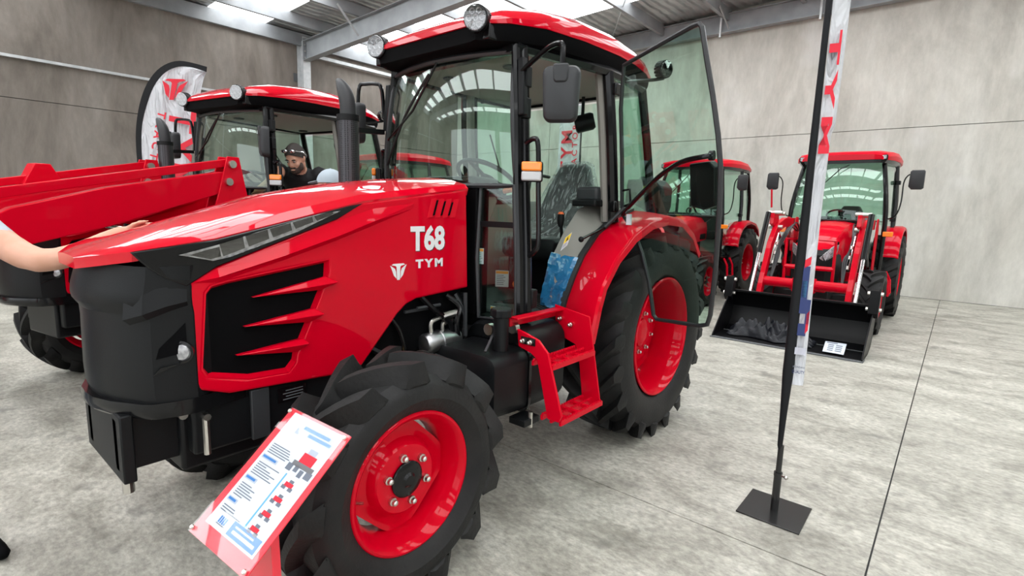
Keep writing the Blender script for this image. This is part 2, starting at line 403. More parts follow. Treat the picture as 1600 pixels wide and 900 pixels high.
for k, X in enumerate((-3.94, 3.3, 10.5)):
    o = trim(sect('rafter', Ibeam(.46, .19), (X, YL+.3, 5.27), (X, 16, 5.27+sl*(16-YL-.3)), 'steel_grey'))
    o['label'] = 'grey steel roof rafter with an I section'
    c = trim(sect('column', Ibeam(.32, .2), (X, YL+.17, 0), (X, YL+.171, 5.5), 'steel_grey')) if False else None
    mb = MB()
    mb.span((X-.1, YL+.02, 0), (X+.1, YL+.034, 5.55)).span((X-.1, YL+.306, 0), (X+.1, YL+.32, 5.6)).span((X-.007, YL+.034, 0), (X+.007, YL+.306, 5.55))
    c = trim(mb.build('column', 'steel_light', smooth=False)); c['label'] = 'galvanised steel column standing against the left wall'
    MB().span((X-.1, YL+.32, 5.03), (X+.1, YL+.336, 5.56)).build('end_plate', 'steel_grey', c, smooth=False)
    MB().span((X-.02, YL+.0, 4.55), (X+.2, YL+.02, 4.75)).build('wall_cleat', 'steel_dark', c, smooth=False)
    for z in (5.1, 5.25, 5.4):
        for dx in (-.06, .06): MB().lathe([(.016, 0), (.016, .03)], (X+dx, YL+.336, z), 'Y', 6).build('bolt', 'zinc_bolt', c)
# eave beam along the left wall and rafter along the back wall
o = trim(sect('eave_beam', Cee(.30, .09), (XB, YL+.10, 5.58), (16, YL+.10, 5.58), 'steel_grey')); o['label'] = 'steel eave channel along the top of the left wall'
o = trim(sect('eave_angle', [(0, 0), (.1, 0), (.1, .012), (.012, .012), (.012, .08), (0, .08)], (XB, YL+.12, 5.22), (-4.05, YL+.12, 5.22), 'steel_light')); o['label'] = 'light steel angle under the eave beside the corner'
o = trim(sect('wall_rail', [(0, 0), (.07, 0), (.07, .05), (0, .05)], (-3.8, YL+.075, 3.94), (16, YL+.075, 3.94), 'steel_light')); o['label'] = 'pale horizontal steel rail on the left wall'
o = trim(sect('end_rafter', Ibeam(.40, .18), (XB+.14, YL+.3, 5.72), (XB+.14, 16, 5.79), 'steel_grey')); o['label'] = 'grey steel end rafter along the top of the back wall'
for y in (-6.1, -2.35, -.35, 2.2, 5.0):
    MB().span((XB+.235, y-.02, 5.45), (XB+.25, y+.02, 6.05)).build('hanger', 'steel_light', o, smooth=False)
# purlins along the hall, under the sheets
for y in (-9.95, -8.4, -6.85, -5.3, -3.75, -2.2, -.65, .9, 2.45, 4.0, 5.55, 7.1, 8.65, 10.2, 11.75, 13.3):
    z = ROOFZ(y)-.125
    o = trim(sect('purlin', Cee(.24, .075), (XB, y, z), (16, y, z), 'steel_grey')); o['label'] = 'galvanised roof purlin under the foil sheeting'
# fly braces from rafter to purlin, and a roof tie rod
for X in (-3.94,):
    for y in (-8.4, -5.3, -2.2):
        for s in (-1, 1):
            o = trim(MB().beam((X+s*.1, y+.04, 5.10+sl*(y-YL)), (X+s*.62, y+.04, ROOFZ(y)-.16), .05, .008, (0, 1, 0)).build('fly_brace', 'steel_light', smooth=False)); o['label'] = 'flat steel fly brace between rafter and purlin'
for y in (-5.3, -2.2):
    o = trim(MB().beam((XB+.24, y+.04, 5.60), (XB+.9, y+.04, ROOFZ(y)-.16), .05, .008, (0, 1, 0)).build('fly_brace', 'steel_light', smooth=False)); o['label'] = 'flat steel fly brace between end rafter and purlin'
o = trim(MB().tube([(XB+.3, -5.1, 5.9), (-4.0, -1.4, 5.72)], .012, 6).build('tie_rod', 'steel_light')); o['label'] = 'thin diagonal steel tie rod under the roof'

# ================================================================== WHEELS
def tyre_mesh(R, W, rim_r, n, h, dphi, wc, ws, zc, phase=0., name='tyre'):
    """agricultural tyre, axis Y, centred on its own origin, flattened where it meets the floor (z = -zc)"""
    mb = MB(); b = R-h
    prof = [(rim_r, -.37*W), (rim_r+.012, -.415*W), (rim_r+.035, -.455*W), (rim_r+.38*(b-rim_r), -.5*W), (rim_r+.68*(b-rim_r), -.495*W), (b-.028, -.455*W), (b-.004, -.36*W), (b+.004, -.15*W), (b+.006, 0)]
    prof = prof+[(r, -a) for r, a in prof[-2::-1]]
    prof += [(rim_r-.012, .36*W), (rim_r-.012, -.36*W)]
    mb.lathe(prof, (0, 0, 0), 'Y', 72, close=True)
    def P(r, y, ph): return Vector((r*math.cos(ph), y, r*math.sin(ph)))
    for s in (-1, 1):
        for i in range(n):
            p0 = 2*PI*(i+(0 if s > 0 else .5))/n+phase
            rings = []
            for t in (0, .12, .3, .5, .7, .87, 1.):
                y = s*W*(.5*t-.03); ph = p0+dphi*(t**.85)
                a = (wc+(ws-wc)*t)/2; bs = a+h*.62
                rt = R-.009*t*t; rb = b-.012-.03*max(0, t-.6)
                rm = rb+.45*(rt-rb); bm_ = a+h*.28; rings.append([P(rb, y, ph-bs/R), P(rm, y, ph-bm_/R), P(rt, y, ph-a/R), P(rt, y, ph+a/R), P(rm, y, ph+bm_/R), P(rb, y, ph+bs/R)])
            ph = p0+dphi*1.02; a = ws*.55; bs = a+h*.3
            rl = b-.20*(b-rim_r)
            rings.append([P(rl-.01, s*W*.455, ph-bs/R), P(rl, s*W*.48, ph-bs*.9/R), P(rl+.004, s*W*.503, ph-a*.8/R), P(rl+.004, s*W*.503, ph+a*.8/R), P(rl, s*W*.48, ph+bs*.9/R), P(rl-.01, s*W*.455, ph+bs/R)])
            mb.loft(rings)
            # shallow pocket moulded in the shoulder end of the lug
            q = [P(R-.035, s*W*.502, ph-a*.35/R), P(R-.035, s*W*.502, ph+a*.35/R), P(b-.01, s*W*.512, ph+a*.35/R), P(b-.01, s*W*.512, ph-a*.35/R)]
    mb.moved(lambda p: Vector((p.x, p.y, max(p.z, -zc))))
    # raised lettering ring and rim guard on the sidewalls
    for s in (-1, 1):
        mb.lathe([(rim_r+.045, s*.468*W), (rim_r+.05, s*.478*W), (rim_r+.055, s*.476*W)], (0, 0, 0), 'Y', 48) if False else None
    return mb.mesh(name, 'rubber', True, 32)
def rim_mesh(R, w, mat_='red_paint', name='rim'):
    """rim barrel with rolled flanges; outer flange plane at y=0, barrel extends to -w"""
    o = [(R-.004, -.002), (R, -.006), (R, -.012), (R-.018, -.016), (R-.024, -.03), (R-.04, -.055), (R-.045, -w*.4), (R-.045, -w*.7), (R-.02, -w+.02), (R, -w+.01), (R, -w)]
    i = [(R-.012, -w), (R-.034, -w+.02), (R-.057, -w*.7), (R-.058, -w*.4), (R-.050, -.055), (R-.034, -.028), (R-.028, -.014), (R-.012, 0)]
    return MB().lathe(o+i, (0, 0, 0), 'Y', 64, close=True).mesh(name, mat_, True, 40)
def disc_mesh(R, prof, lobes, cut, name='wheel_disc', mat_='red_paint', th=.012):
    """pressed wheel disc: rings of (radius fraction, y); the outer rings are scalloped into lobes"""
    mb = MB(); n = 64; front = []; back = []
    for q, (rf, y) in enumerate(prof):
        rg = []
        for k in range(n):
            a = 2*PI*k/n; sc_ = 1.
            if lobes: sc_ = 1-cut*max(0, rf-.72)/.28*(.5-.5*math.cos(lobes*a))**.7
            r = R*rf*sc_; rg.append(Vector((r*math.cos(a), y, r*math.sin(a))))
        front.append(rg); back.append([p-Vector((0, th, 0)) for p in rg])
    mb.loft(front+back[::-1], True, False)
    mb.add(front[0], [tuple(range(n))]); mb.add(back[0], [tuple(range(n))[::-1]])
    return mb.mesh(name, mat_, True, 40)
BOLT = MB().lathe([(.013, 0), (.013, .012), (.009, .014), (.009, .026), (.004, .03)], (0, 0, 0), 'Y', 8).mesh('bolt', 'zinc_bolt')
def front_wheel_meshes(zc=.47, R=.49):
    return dict(tyre=tyre_mesh(R, .30, .281, 13, .066, math.radians(27), .042, .060, zc, .12),
                rim=rim_mesh(.28, .235), disc=disc_mesh(.238, [(.30, -.055), (.40, -.055), (.56, -.057), (.60, -.066), (.66, -.094), (.8, -.105), (.9, -.105), (1., -.10)], 4, .17),
                cap=MB().lathe([(.072, -.052), (.072, -.046), (.064, -.04), (.03, -.038), (.02, -.030), (.001, -.030)], (0, 0, 0), 'Y', 32).mesh('hub_cap', 'black_gloss'))
def add_wheel(root, M, x, y, z, side, w, nb, rb, yb, hub_len=.1):
    """y = outer flange plane (positive), mirrored for the far side"""
    s = 1 if side > 0 else -1
    put('tyre', M['tyre'], root, (x, s*(y-w/2), z), (0, 0, 0), (1, s, 1))
    r = put('rim', M['rim'], root, (x, s*y, z), (0, 0, 0), (1, s, 1))
    d = put('wheel_disc', M['disc'], r)
    put('hub_cap', M['cap'], r)
    for k in range(nb):
        a = 2*PI*(k+.3)/nb; put('bolt', BOLT, r, (rb*math.cos(a), yb, rb*math.sin(a)), (0, 0, 0), (1.25, 1.1, 1.25))
    put('valve', VALVE, r, (.215 if w < .3 else .33, -.09, -.03 if w < .3 else -.12), (0, 0, 0))
    return r
VALVE = MB().tube([(0, -.02, 0), (-.015, 0, 0), (-.03, .02, 0)], .006, 6).mesh('valve', 'zinc_bolt')

# ================================================================== MAIN TRACTOR
def emblem(name, loc, xd, yd, size, material, parent, th=.002):
    """ram-head badge: tapered T between two horns"""
    xd = Vector(xd).normalized(); yd = Vector(yd).normalized(); zd = xd.cross(yd); mb = MB(); loc = Vector(loc)
    polys = [[(-.62, .62), (.62, .62), (.82, .50), (.34, .40), (.22, .30), (.17, -1.0), (-.17, -1.0), (-.22, .30), (-.34, .40), (-.82, .50)],
             [(-1.0, .48), (-.66, .28), (-.42, .12), (-.30, -.2), (-.24, -.86), (-.55, -.55), (-.78, .02)],
             [(1.0, .48), (.66, .28), (.42, .12), (.30, -.2), (.24, -.86), (.55, -.55), (.78, .02)]]
    for p in polys: mb.prism([loc+xd*(a*size)+yd*(b*size) for a, b in p], zd*th)
    return mb.build(name, material, parent, smooth=False)
def lamp(name, root, c, d, r=.062, body='black_plastic', sub=True):
    """round LED work lamp on a bracket, facing d"""
    d = Vector(d).normalized(); q = d.to_track_quat('Y', 'Z').to_matrix(); c = Vector(c)
    def L(p): return c+q @ Vector(p)
    def lat(prof, n=24): return MB().lathe(prof, (0, 0, 0), 'Y', n).moved(L)
    b = lat([(r*.55, -.055), (r*.8, -.045), (r*.98, -.03), (r*1.02, -.005), (r*1.02, .012), (r*.93, .014)], 28).build(name, body, root)
    for k in range(14):
        a = 2*PI*k/14; b2 = None
    lat([(r*.93, .010), (r*.93, .0105)]).build('reflector', 'lamp_reflector', b)
    mb = MB()
    for k in range(7):
        rr, a = (0, 0) if k == 6 else (r*.56, 2*PI*k/6)
        m2 = MB().lathe([(r*.26, .010), (r*.24, .018), (r*.12, .013), (r*.05, .012)], (rr*math.cos(a), 0, rr*math.sin(a)), 'Y', 10); mb.add(m2.v, m2.f)
    mb.moved(L).build('led_cell', 'lamp_reflector', b)
    lat([(r*.95, .019), (r*.9, .023), (.001, .026), (.001, .024), (r*.9, .021)], 24).build('lens', 'lamp_glass', b)
    fins = MB()
    for k in range(16):
        a = 2*PI*k/16; m2 = MB().box((r*.98*math.cos(a), -.022, r*.98*math.sin(a)), (.006, .04, .016), Matrix.Rotation(-a, 3, 'Y')); fins.add(m2.v, m2.f)
    fins.moved(L).build('cooling_fin', body, b)
    return b
def sticker(name, root, P, xd, yd, wd, ht, kind='orange'):
    xd = Vector(xd).normalized(); yd = Vector(yd).normalized(); zd = xd.cross(yd); P = Vector(P)
    def q(a, b, c, d, z0, z1): return MB().prism([P+xd*u_+yd*v_+zd*z0 for u_, v_ in ((a, c), (b, c), (b, d), (a, d))], zd*(z1-z0))
    o = q(-wd/2, wd/2, -ht/2, ht/2, 0, .001).build(name, 'paper', root, smooth=False)
    q(-wd*.46, wd*.46, ht*.30 if kind != 'yellow' else -.02*ht, ht*.46, .001, .0016).build('header', {'orange': 'orange_decal', 'yellow': 'yellow_decal', 'blue': 'paper_blue'}[kind], o, smooth=False)
    mb = MB()
    for i in range(6):
        y = ht*(.2-.11*i)
        if kind == 'yellow' and y > -.05*ht: continue
        m2 = q(-wd*.4, wd*random.uniform(.1, .4), y-ht*.018, y+ht*.018, .001, .0016); mb.add(m2.v, m2.f)
    mb.build('print', 'paper_ink', o, smooth=False)
    if kind == 'yellow':
        MB().prism([P+xd*(a*wd)+yd*(b*ht)+zd*.0016 for a, b in ((-.2, .05), (.2, .05), (0, .4))], zd*.0005).build('warning_triangle', 'shadow_decal', o, smooth=False)
    return o

WB, ZF, YF, ZR, YR = 2.13, .47, .84, .682, .86
FW = front_wheel_meshes(ZF, .492)
RWM = dict(tyre=tyre_mesh(.705, .43, .406, 20, .065, math.radians(22), .042, .055, ZR, .05), rim=rim_mesh(.405, .38),
           disc=disc_mesh(.35, [(.28, -.17), (.36, -.17), (.55, -.175), (.6, -.185), (.72, -.225), (.85, -.235), (1., -.23)], 8, .07),
           cap=MB().lathe([(.10, -.17), (.10, -.15), (.085, -.14), (.04, -.135), (.001, -.135)], (0, 0, 0), 'Y', 32).mesh('hub_cap', 'red_paint'))

def build_tractor():
    T = thing('farm_tractor', 'large red and black cab tractor with the number T68 on its bonnet, door open', 'tractor')
    for s in (1, -1):
        add_wheel(T, FW, WB, YF, ZF, s, .235, 6, .095, -.055)
        add_wheel(T, RWM, 0, YR, ZR, s, .38, 8, .135, -.172)
    # ---- chassis: axles, engine block, frame rails, front bracket
    MB().beam((WB, -.62, ZF), (WB, .62, ZF), .13, .14).beam((WB, -.30, ZF+.06), (WB, .30, ZF+.06), .24, .2).build('front_axle', 'cast_iron', T, bevel=.02)
    for s in (1, -1):
        MB().lathe([(.075, .54), (.10, .56), (.11, .62), (.10, .70), (.09, .735)], (WB, 0, ZF), 'Y', 20).moved(lambda p, s=s: Vector((p.x, s*p.y, p.z))).build('axle_hub', 'cast_iron', T)
        MB().lathe([(.13, .22), (.14, .34), (.11, .40), (.10, .60), (.17, .62), (.17, .66)], (0, 0, ZR), 'Y', 20).moved(lambda p, s=s: Vector((p.x, s*p.y, p.z))).build('rear_axle_housing', 'cast_iron', T)
    MB().tube([(WB+.16, -.5, ZF+.02), (WB+.16, .5, ZF+.02)], .022, 8).tube([(WB+.16, .1, ZF+.02), (WB+.16, .34, ZF+.02)], .035, 10).build('steering_cylinder', 'cast_iron', T)
    MB().span((1.25, -.23, .52), (2.72, .23, .80)).span((1.3, -.27, .74), (2.05, .27, 1.05)).build('engine_frame', 'black_plastic', T, bevel=.015)
    MB().span((-.32, -.26, .42), (1.3, .26, .86)).build('transmission', 'cast_iron', T, bevel=.03)
    MB().prism([(1.36, -.295, .78), (2.66, -.295, .78), (2.66, -.295, 1.32), (2.3, -.295, 1.40), (1.36, -.295, 1.54)], (0, .59, 0)).build('engine_bay', 'black_matt', T, bevel=.02)
    [MB().span((2.0, s*.235, .60), (2.70, s*.30, .83)).build('side_rail', 'black_plastic', T, bevel=.012) for s in (1, -1)]
    MB().span((2.43, .30, .60), (2.50, .318, .80)).build('rail_post', 'grey_plastic', T, bevel=.004)
    o = MB().span((2.27, .301, .715), (2.39, .304, .775)).build('data_plate', 'black_gloss', T)
    mb = MB()
    for i in range(4): mb.span((2.285, .304, .724+.012*i), (2.37-.012*(i % 2), .3045, .728+.012*i))
    mb.build('print', 'grey_decal', o, smooth=False)
    # front weight bracket
    br = MB().span((2.62, -.20, .575), (2.90, -.15, .77)).span((2.62, .15, .575), (2.90, .20, .77)).span((2.86, -.24, .545), (2.90, .24, .79)).span((2.6, -.2, .6), (2.68, .2, .74)).build('front_bracket', 'black_plastic', T, bevel=.006)
    [MB().tube([(x, y, z), (x, y+.09, z)], .015, 10).build('hitch_pin', 'zinc_bolt', br) for x, y, z in ((2.80, .14, .765), (2.72, .19, .755))]
    MB().span((2.68, -.148, .74), (2.86, .148, .752)).build('bracket_plate', 'red_powdercoat', br)
    MB().tube([(2.88, .2, .56), (2.88, .2, .50)], .018, 10).build('drop_pin', 'zinc_bolt', br)
    MB().tube([(2.66, .31, .74), (2.66, .31, .60)], .012, 8).tube([(2.66, .22, .745), (2.66, .33, .745)], .013, 8).build('lock_pin', 'zinc_bolt', br)
    # ---- bonnet
    ST = [(1.36, .33, 1.612, 1.672), (1.7, .33, 1.57, 1.645), (2.0, .33, 1.53, 1.606), (2.3, .33, 1.457, 1.546), (2.6, .325, 1.385, 1.448), (2.84, .298, 1.348, 1.368), (2.91, .22, 1.333, 1.345), (2.955, .12, 1.318, 1.324)]
    rings = []
    for X, hw, zs, zc in ST:
        ys_ = [-1, -.93, -.62, -.3, 0, .3, .62, .93, 1]; hs = [0, .35, .72, .93, 1, .93, .72, .35, 0]
        top = [Vector((X, y*hw, zs+(zc-zs)*h)) for y, h in zip(ys_, hs)]
        rings.append(top+[Vector((X, p.y*.97, min(p.z, zs)-.035)) for p in top[::-1]])
    hood = MB().loft(rings).build('bonnet_top', 'red_gloss', T, angle=25)
    OUT = [(2.697, 1.221), (2.657, 1.258), (2.598, 1.285), (2.13, 1.453), (2.015, 1.522), (1.70, 1.562), (1.372, 1.606), (1.352, 1.09), (1.707, 1.068), (1.765, 1.048), (1.815, 1.01), (2.015, .799), (2.116, .783), (2.579, .814), (2.675, .85), (2.704, .893), (2.704, 1.176)]
    HOLE = [(2.176, 1.27), (2.56, 1.218), (2.613, 1.206), (2.631, 1.185), (2.655, .935), (2.64, .905), (2.503, .867), (2.358, .86), (2.33, .89), (2.324, .922), (2.25, 1.07), (2.18, 1.217)]
    for s in (1, -1):
        sg = lambda lst, y, s=s: [Vector((x, s*y, z)) for x, z in lst]
        p = MB().holed(sg(OUT, .30), [[Vector((2.43+(x-2.43)*1.055, s*.30, 1.055+(z-1.055)*1.08)) for x, z in HOLE]], (0, s*.03, 0)).build('bonnet_side', 'red_paint', T, bevel=.009, angle=30, seg=3)
        cx, cz = 2.43, 1.055
        def sc_(k, y, kx=None): return [Vector((cx+(x-cx)*(kx or k), s*y, cz+(z-cz)*k)) for x, z in HOLE]
        MB().loft([sc_(1.10, .328, 1.07), sc_(1.07, .329, 1.045), sc_(1.0, .302), sc_(.985, .299)], True, False).build('grille_frame', 'red_paint', p, angle=28)
        MB().prism(sc_(1.02, .296), (0, s*.008, 0)).build('grille', 'black_matt', p, smooth=False)
        for tip, a, b_, c_ in (((395, 465), (508, 432), (530, 441), (502, 453)), ((382, 511), (490, 482), (508, 491), (486, 503)), ((370, 556), (473, 529), (484, 537), (465, 550))):
            t = U(*tip, 'Y', .33); a1 = U(*a, 'Y', .335); b1 = U(*b_, 'Y', .365); c1 = U(*c_, 'Y', .33)
            q = [t, a1, b1, c1, Vector((t.x, .306, t.z)), Vector((a1.x-.03, .306, a1.z)), Vector((b1.x-.02, .306, b1.z)), Vector((c1.x-.01, .306, c1.z))]
            q = [Vector((v.x, s*v.y, v.z)) for v in q]
            MB().add(q, [(0, 2, 1), (0, 3, 2), (4, 5, 6), (4, 6, 7), (0, 1, 5, 4), (1, 2, 6, 5), (2, 3, 7, 6), (3, 0, 4, 7)]).build('grille_fin', 'red_paint', p, bevel=.003, smooth=False)
        # pressed blade crease under the head lamp
        up_ = [(2.67, 1.243), (2.598, 1.279), (2.36, 1.362), (2.13, 1.445), (1.95, 1.50), (1.72, 1.54)]
        lo_ = [(2.685, 1.235), (2.60, 1.25), (2.36, 1.315), (2.13, 1.385), (1.95, 1.445), (1.72, 1.525)]
        ou_ = [.331, .345, .352, .354, .348, .331]
        mb = MB(); rg = []
        for (a, b_, yo) in zip(up_, lo_, ou_):
            rg.append([Vector((a[0], s*.329, a[1])), Vector((b_[0], s*yo, b_[1])), Vector((b_[0], s*.329, b_[1]-.022))])
        MB().loft(rg).build('bonnet_crease', 'red_paint', p, smooth=False)
        for k in range(3):
            x0 = 1.585-.05*k
            MB().prism([(x0, s*.3385, 1.545-.004*k), (x0-.013, s*.3385, 1.547-.004*k), (x0+.012, s*.3385, 1.472), (x0+.025, s*.3385, 1.470)], (0, s*.001, 0)).build('vent_slot', 'black_matt', p, smooth=False)
        for k in range(4):
            x0 = 1.612-.05*k
            MB().add([Vector((x0, s*.33, 1.552)), Vector((x0-.03, s*.337, 1.555)), Vector((x0-.004, s*.337, 1.462)), Vector((x0+.026, s*.33, 1.46)), Vector((x0-.03, s*.33, 1.555)), Vector((x0-.004, s*.33, 1.462))], [(0, 1, 2, 3), (1, 4, 5, 2), (0, 4, 1), (3, 2, 5), (0, 3, 5, 4)]).build('louvre', 'red_paint', p, smooth=False)
        # head lamp wedge
        HB = [(2.845, .298, 1.345), (2.60, .325, 1.380), (2.3, .331, 1.452), (2.07, .331, 1.507), (2.0, .331, 1.520), (2.125, .331, 1.452), (2.60, .331, 1.286), (2.70, .331, 1.225), (2.76, .322, 1.255), (2.80, .31, 1.29)]
        hb = MB().prism([Vector((a, s*(y-.03), z)) for a, y, z in HB], (0, s*.034, 0)).build('headlamp', 'black_gloss', T, bevel=.004)
        HL = [(2.72, 1.325), (2.60, 1.315), (2.28, 1.415), (2.10, 1.482), (2.2, 1.472), (2.45, 1.395), (2.62, 1.35)]
        HL = [(2.715, 1.332), (2.615, 1.308), (2.56, 1.318), (2.30, 1.405), (2.115, 1.487), (2.21, 1.473), (2.45, 1.407), (2.60, 1.362)]
        yl = lambda x: .334-max(0, x-2.6)*.10
        MB().prism([Vector((x, s*(yl(x)+.0015), z)) for x, z in HL], (0, s*.002, 0)).build('reflector', 'lamp_reflector', hb, smooth=False)
        MB().prism([Vector((x, s*(yl(x)+.0035), z)) for x, z in ((2.685, 1.330), (2.622, 1.314), (2.588, 1.322), (2.592, 1.356), (2.64, 1.344))], (0, s*.002, 0)).build('lamp_cell', 'black_gloss', hb, smooth=False)
        for k in range(5):
            xa = 2.58-.09*k; za = 1.318+.031*k+.004; h_ = .046-.007*k
            MB().prism([Vector((xa, s*.3365, za)), Vector((xa-.075, s*.3365, za+.026)), Vector((xa-.07, s*.3365, za+.022+h_)), Vector((xa+.012, s*.3365, za+h_))], (0, s*.002, 0)).build('lamp_cell', 'black_gloss', hb, smooth=False)
        MB().prism([Vector((x, s*(yl(x)+.006), z)) for x, z in HL], (0, s*.002, 0)).build('lens', 'lamp_glass', hb, smooth=False)
    # black nose
    plan = [(2.69, .333), (2.75, .326), (2.815, .305), (2.84, .28), (2.90, .17), (2.93, .08), (2.935, 0)]
    plan = plan+[(x, -y) for x, y in plan[-2::-1]]
    zs_ = [(.80, .93), (.86, .97), (.92, .975), (1.05, .965), (1.10, .96), (1.135, .965), (1.165, 1.02), (1.185, 1.03), (1.21, 1.02), (1.25, .985), (1.295, .965)]
    rg = []
    for z, k in zs_:
        rg.append([Vector((2.60+(x-2.60)*(k+.0*z), y*(.97+.03*k), z+(.012*(1-abs(y)/.33) if z > 1.2 else 0))) for x, y in plan]+[Vector((2.62, -.30, z)), Vector((2.62, .30, z))])
    nose = MB().loft(rg).build('nose_cowl', 'black_plastic', T, angle=18)
    rg = []
    for z, k in ((.775, .97), (.79, 1.015), (.81, 1.025), (.83, 1.01)):
        rg.append([Vector((2.60+(x-2.60)*k, y*1.01, z)) for x, y in plan]+[Vector((2.5, -.30, z)), Vector((2.5, .30, z))])
    MB().loft(rg).build('nose_lip', 'black_gloss', T, angle=30)
    for s in (1, -1):
        MB().loft([[Vector((x, s*y, z)) for x, y, z in ((2.70, .333, zt), (2.76, .324, zt+.012), (2.82, .303, zt+.004), (2.86, .25, zt-.02))] for zt in (1.215,)]+[[Vector((2.705, s*.342, 1.175)), Vector((2.765, s*.338, 1.165)), Vector((2.83, s*.312, 1.14)), Vector((2.87, s*.255, 1.12))], [Vector((2.70, s*.332, 1.16)), Vector((2.755, s*.325, 1.145)), Vector((2.815, s*.304, 1.12)), Vector((2.85, s*.25, 1.10))]], False).build('nose_brow', 'black_plastic', nose, angle=25)
        MB().prism([(2.712, s*.331, 1.10), (2.712, s*.331, 1.0), (2.80, s*.312, .985), (2.79, s*.315, 1.02)], (.0, s*.004, 0)).build('nose_grille', 'black_matt', nose, smooth=False)
        fc = Vector((2.728, s*.328, 1.0)); d = Vector((.66, s*.75, 0)).normalized()
        q = d.to_track_quat('Y', 'Z').to_matrix()
        lz = MB().lathe([(.030, -.012), (.031, .0), (.026, .006), (.012, .008), (.001, .008)], (0, 0, 0), 'Y', 20).moved(lambda p: fc+q @ p).build('fog_lamp', 'lamp_reflector', nose)
        MB().lathe([(.036, -.015), (.040, .004), (.032, .006), (.030, -.015)], (0, 0, 0), 'Y', 20, close=True).moved(lambda p: fc+q @ p).build('bezel', 'black_gloss', lz)
        MB().prism([(2.735, s*.329, .962), (2.812, s*.308, .93), (2.79, s*.315, .955)], (0, s*.005, 0)).build('fog_blade', 'black_gloss', nose, smooth=False)
    # bonnet lettering (near side)
    text('number_shadow', 'T68', .155, (1.733, .3303, 1.350), (-1, 0, 0), (0, 0, 1), 'shadow_decal', T, .0006, .006, 1.0, xscale=.86)
    text('number_lettering', 'T68', .155, (1.738, .3314, 1.354), (-1, 0, 0), (0, 0, 1), 'white_decal', T, .0008, .006, 1.0, xscale=.86)
    text('brand_lettering', 'TYM', .055, (1.708, .3310, 1.236), (-1, 0, 0), (0, 0, 1), 'white_decal', T, .0008, .0025, 1.45, xscale=1.3)
    emblem('badge', (1.813, .331, 1.218), (-1, 0, 0), (0, 0, 1), .047, 'white_decal', T)
    text('number_lettering', 'T68', .155, (1.50, -.3314, 1.354), (1, 0, 0), (0, 0, 1), 'white_decal', T, .0008, .006, 1.0, xscale=.86)
    # engine-bay fittings behind the front wheel
    pump = MB().lathe([(.03, -.12), (.05, -.115), (.055, -.09), (.055, .0), (.06, .004), (.06, .012), (.055, .016), (.055, .095), (.045, .11), (.025, .115)], (1.55, .33, .83), 'X', 20).build('hydraulic_pump', 'aluminium', T)
    MB().tube(smoothpath([(1.61, .33, .885), (1.61, .33, .93), (1.585, .335, .95), (1.50, .345, .965)]), .011, 8).tube(smoothpath([(1.53, .33, .885), (1.53, .33, .92), (1.50, .34, .93)]), .010, 8).build('pipe', 'zinc_bolt', pump)
    MB().tube([(1.55, .345, .96), (1.45, .35, .97)], .019, 10).tube([(1.53, .335, .925), (1.47, .335, .93)], .015, 10).build('coupling', 'zinc_bolt', pump)
    for pts, r in (([(1.66, .31, 1.07), (1.60, .34, 1.0), (1.50, .35, .92), (1.47, .35, .78), (1.53, .34, .70)], .016), ([(1.49, .31, 1.06), (1.44, .36, 1.0), (1.47, .37, .92), (1.44, .36, .76), (1.50, .34, .66)], .014), ([(1.43, .31, 1.06), (1.40, .35, .95), (1.42, .35, .8), (1.44, .34, .62)], .018),
                   ([(1.84, .30, .99), (1.80, .32, .92), (1.78, .33, .80), (1.84, .32, .74)], .012), ([(1.95, .30, .86), (1.86, .33, .80), (1.80, .33, .76)], .02)):
        MB().tube(smoothpath(pts, 4), r, 8).build('hose', 'black_gloss', T)
    MB().tube([(1.40, .36, 1.07), (1.405, .37, .84)], .011, 8).build('lift_strut', 'grey_plastic', T)
    MB().lathe([(.025, 0), (.025, .02), (.012, .025), (.012, .03)], (1.82, .34, .80), 'Y', 10).span((1.795, .36, .80), (1.845, .366, .825)).build('oil_cap', 'yellow_plastic', T, bevel=.004)
    MB().span((1.60, .30, 1.0), (1.76, .315, 1.012)).tube([(1.70, .33, 1.02), (1.55, .33, 1.02)], .008).build('wiring_clip', 'grey_plastic', T)
    # ---- fuel tank, filler
    tk = MB()
    def rr(x, y0, y1, z0, z1, r):
        o_ = []
        for cy, cz_, a0 in ((y1-r, z1-r, 0), (y0+r, z1-r, 90), (y0+r, z0+r, 180), (y1-r, z0+r, 270)):
            for i in range(5): a = math.radians(a0+22.5*i); o_.append(Vector((x, cy+r*math.cos(a), cz_+r*math.sin(a))))
        return o_
    tk.loft([rr(1.60, .36, .72, .54, .80, .05), rr(1.585, .33, .745, .515, .825, .06), rr(1.35, .33, .755, .505, .83, .06), rr(1.335, .33, .745, .515, .82, .06)])
    tank = tk.build('fuel_tank', 'black_plastic', T, angle=40)
    MB().loft([rr(1.335, .32, .72, .50, .90, .08), rr(1.31, .32, .745, .49, .92, .09), rr(1.02, .32, .745, .49, .92, .09), rr(.98, .34, .70, .52, .88, .09)]).build('tank_rear', 'black_plastic', tank, angle=40)
    MB().loft([rr(1.345, .325, .762, .495, .838, .06), rr(1.325, .325, .762, .495, .838, .06)]).build('tank_strap', 'black_gloss', tank)
    MB().lathe([(.038, .80), (.038, 1.0), (.034, 1.005)], (1.45, .66, 0), 'Z', 20).build('filler_neck', 'black_plastic', tank)
    mb = MB()
    rg = []
    for z, k in ((.995, .95), (1.0, 1), (1.03, 1), (1.036, .93)):
        rg.append([Vector((1.45+(.050+.004*(i % 2))*k*math.cos(2*PI*i/24), .66+(.050+.004*(i % 2))*k*math.sin(2*PI*i/24), z)) for i in range(24)])
    mb.loft(rg).build('filler_cap', 'black_plastic', tank, angle=20)
    MB().span((1.30, .70, .455), (1.42, .80, .49)).build('tank_bracket', 'black_plastic', tank, bevel=.004)
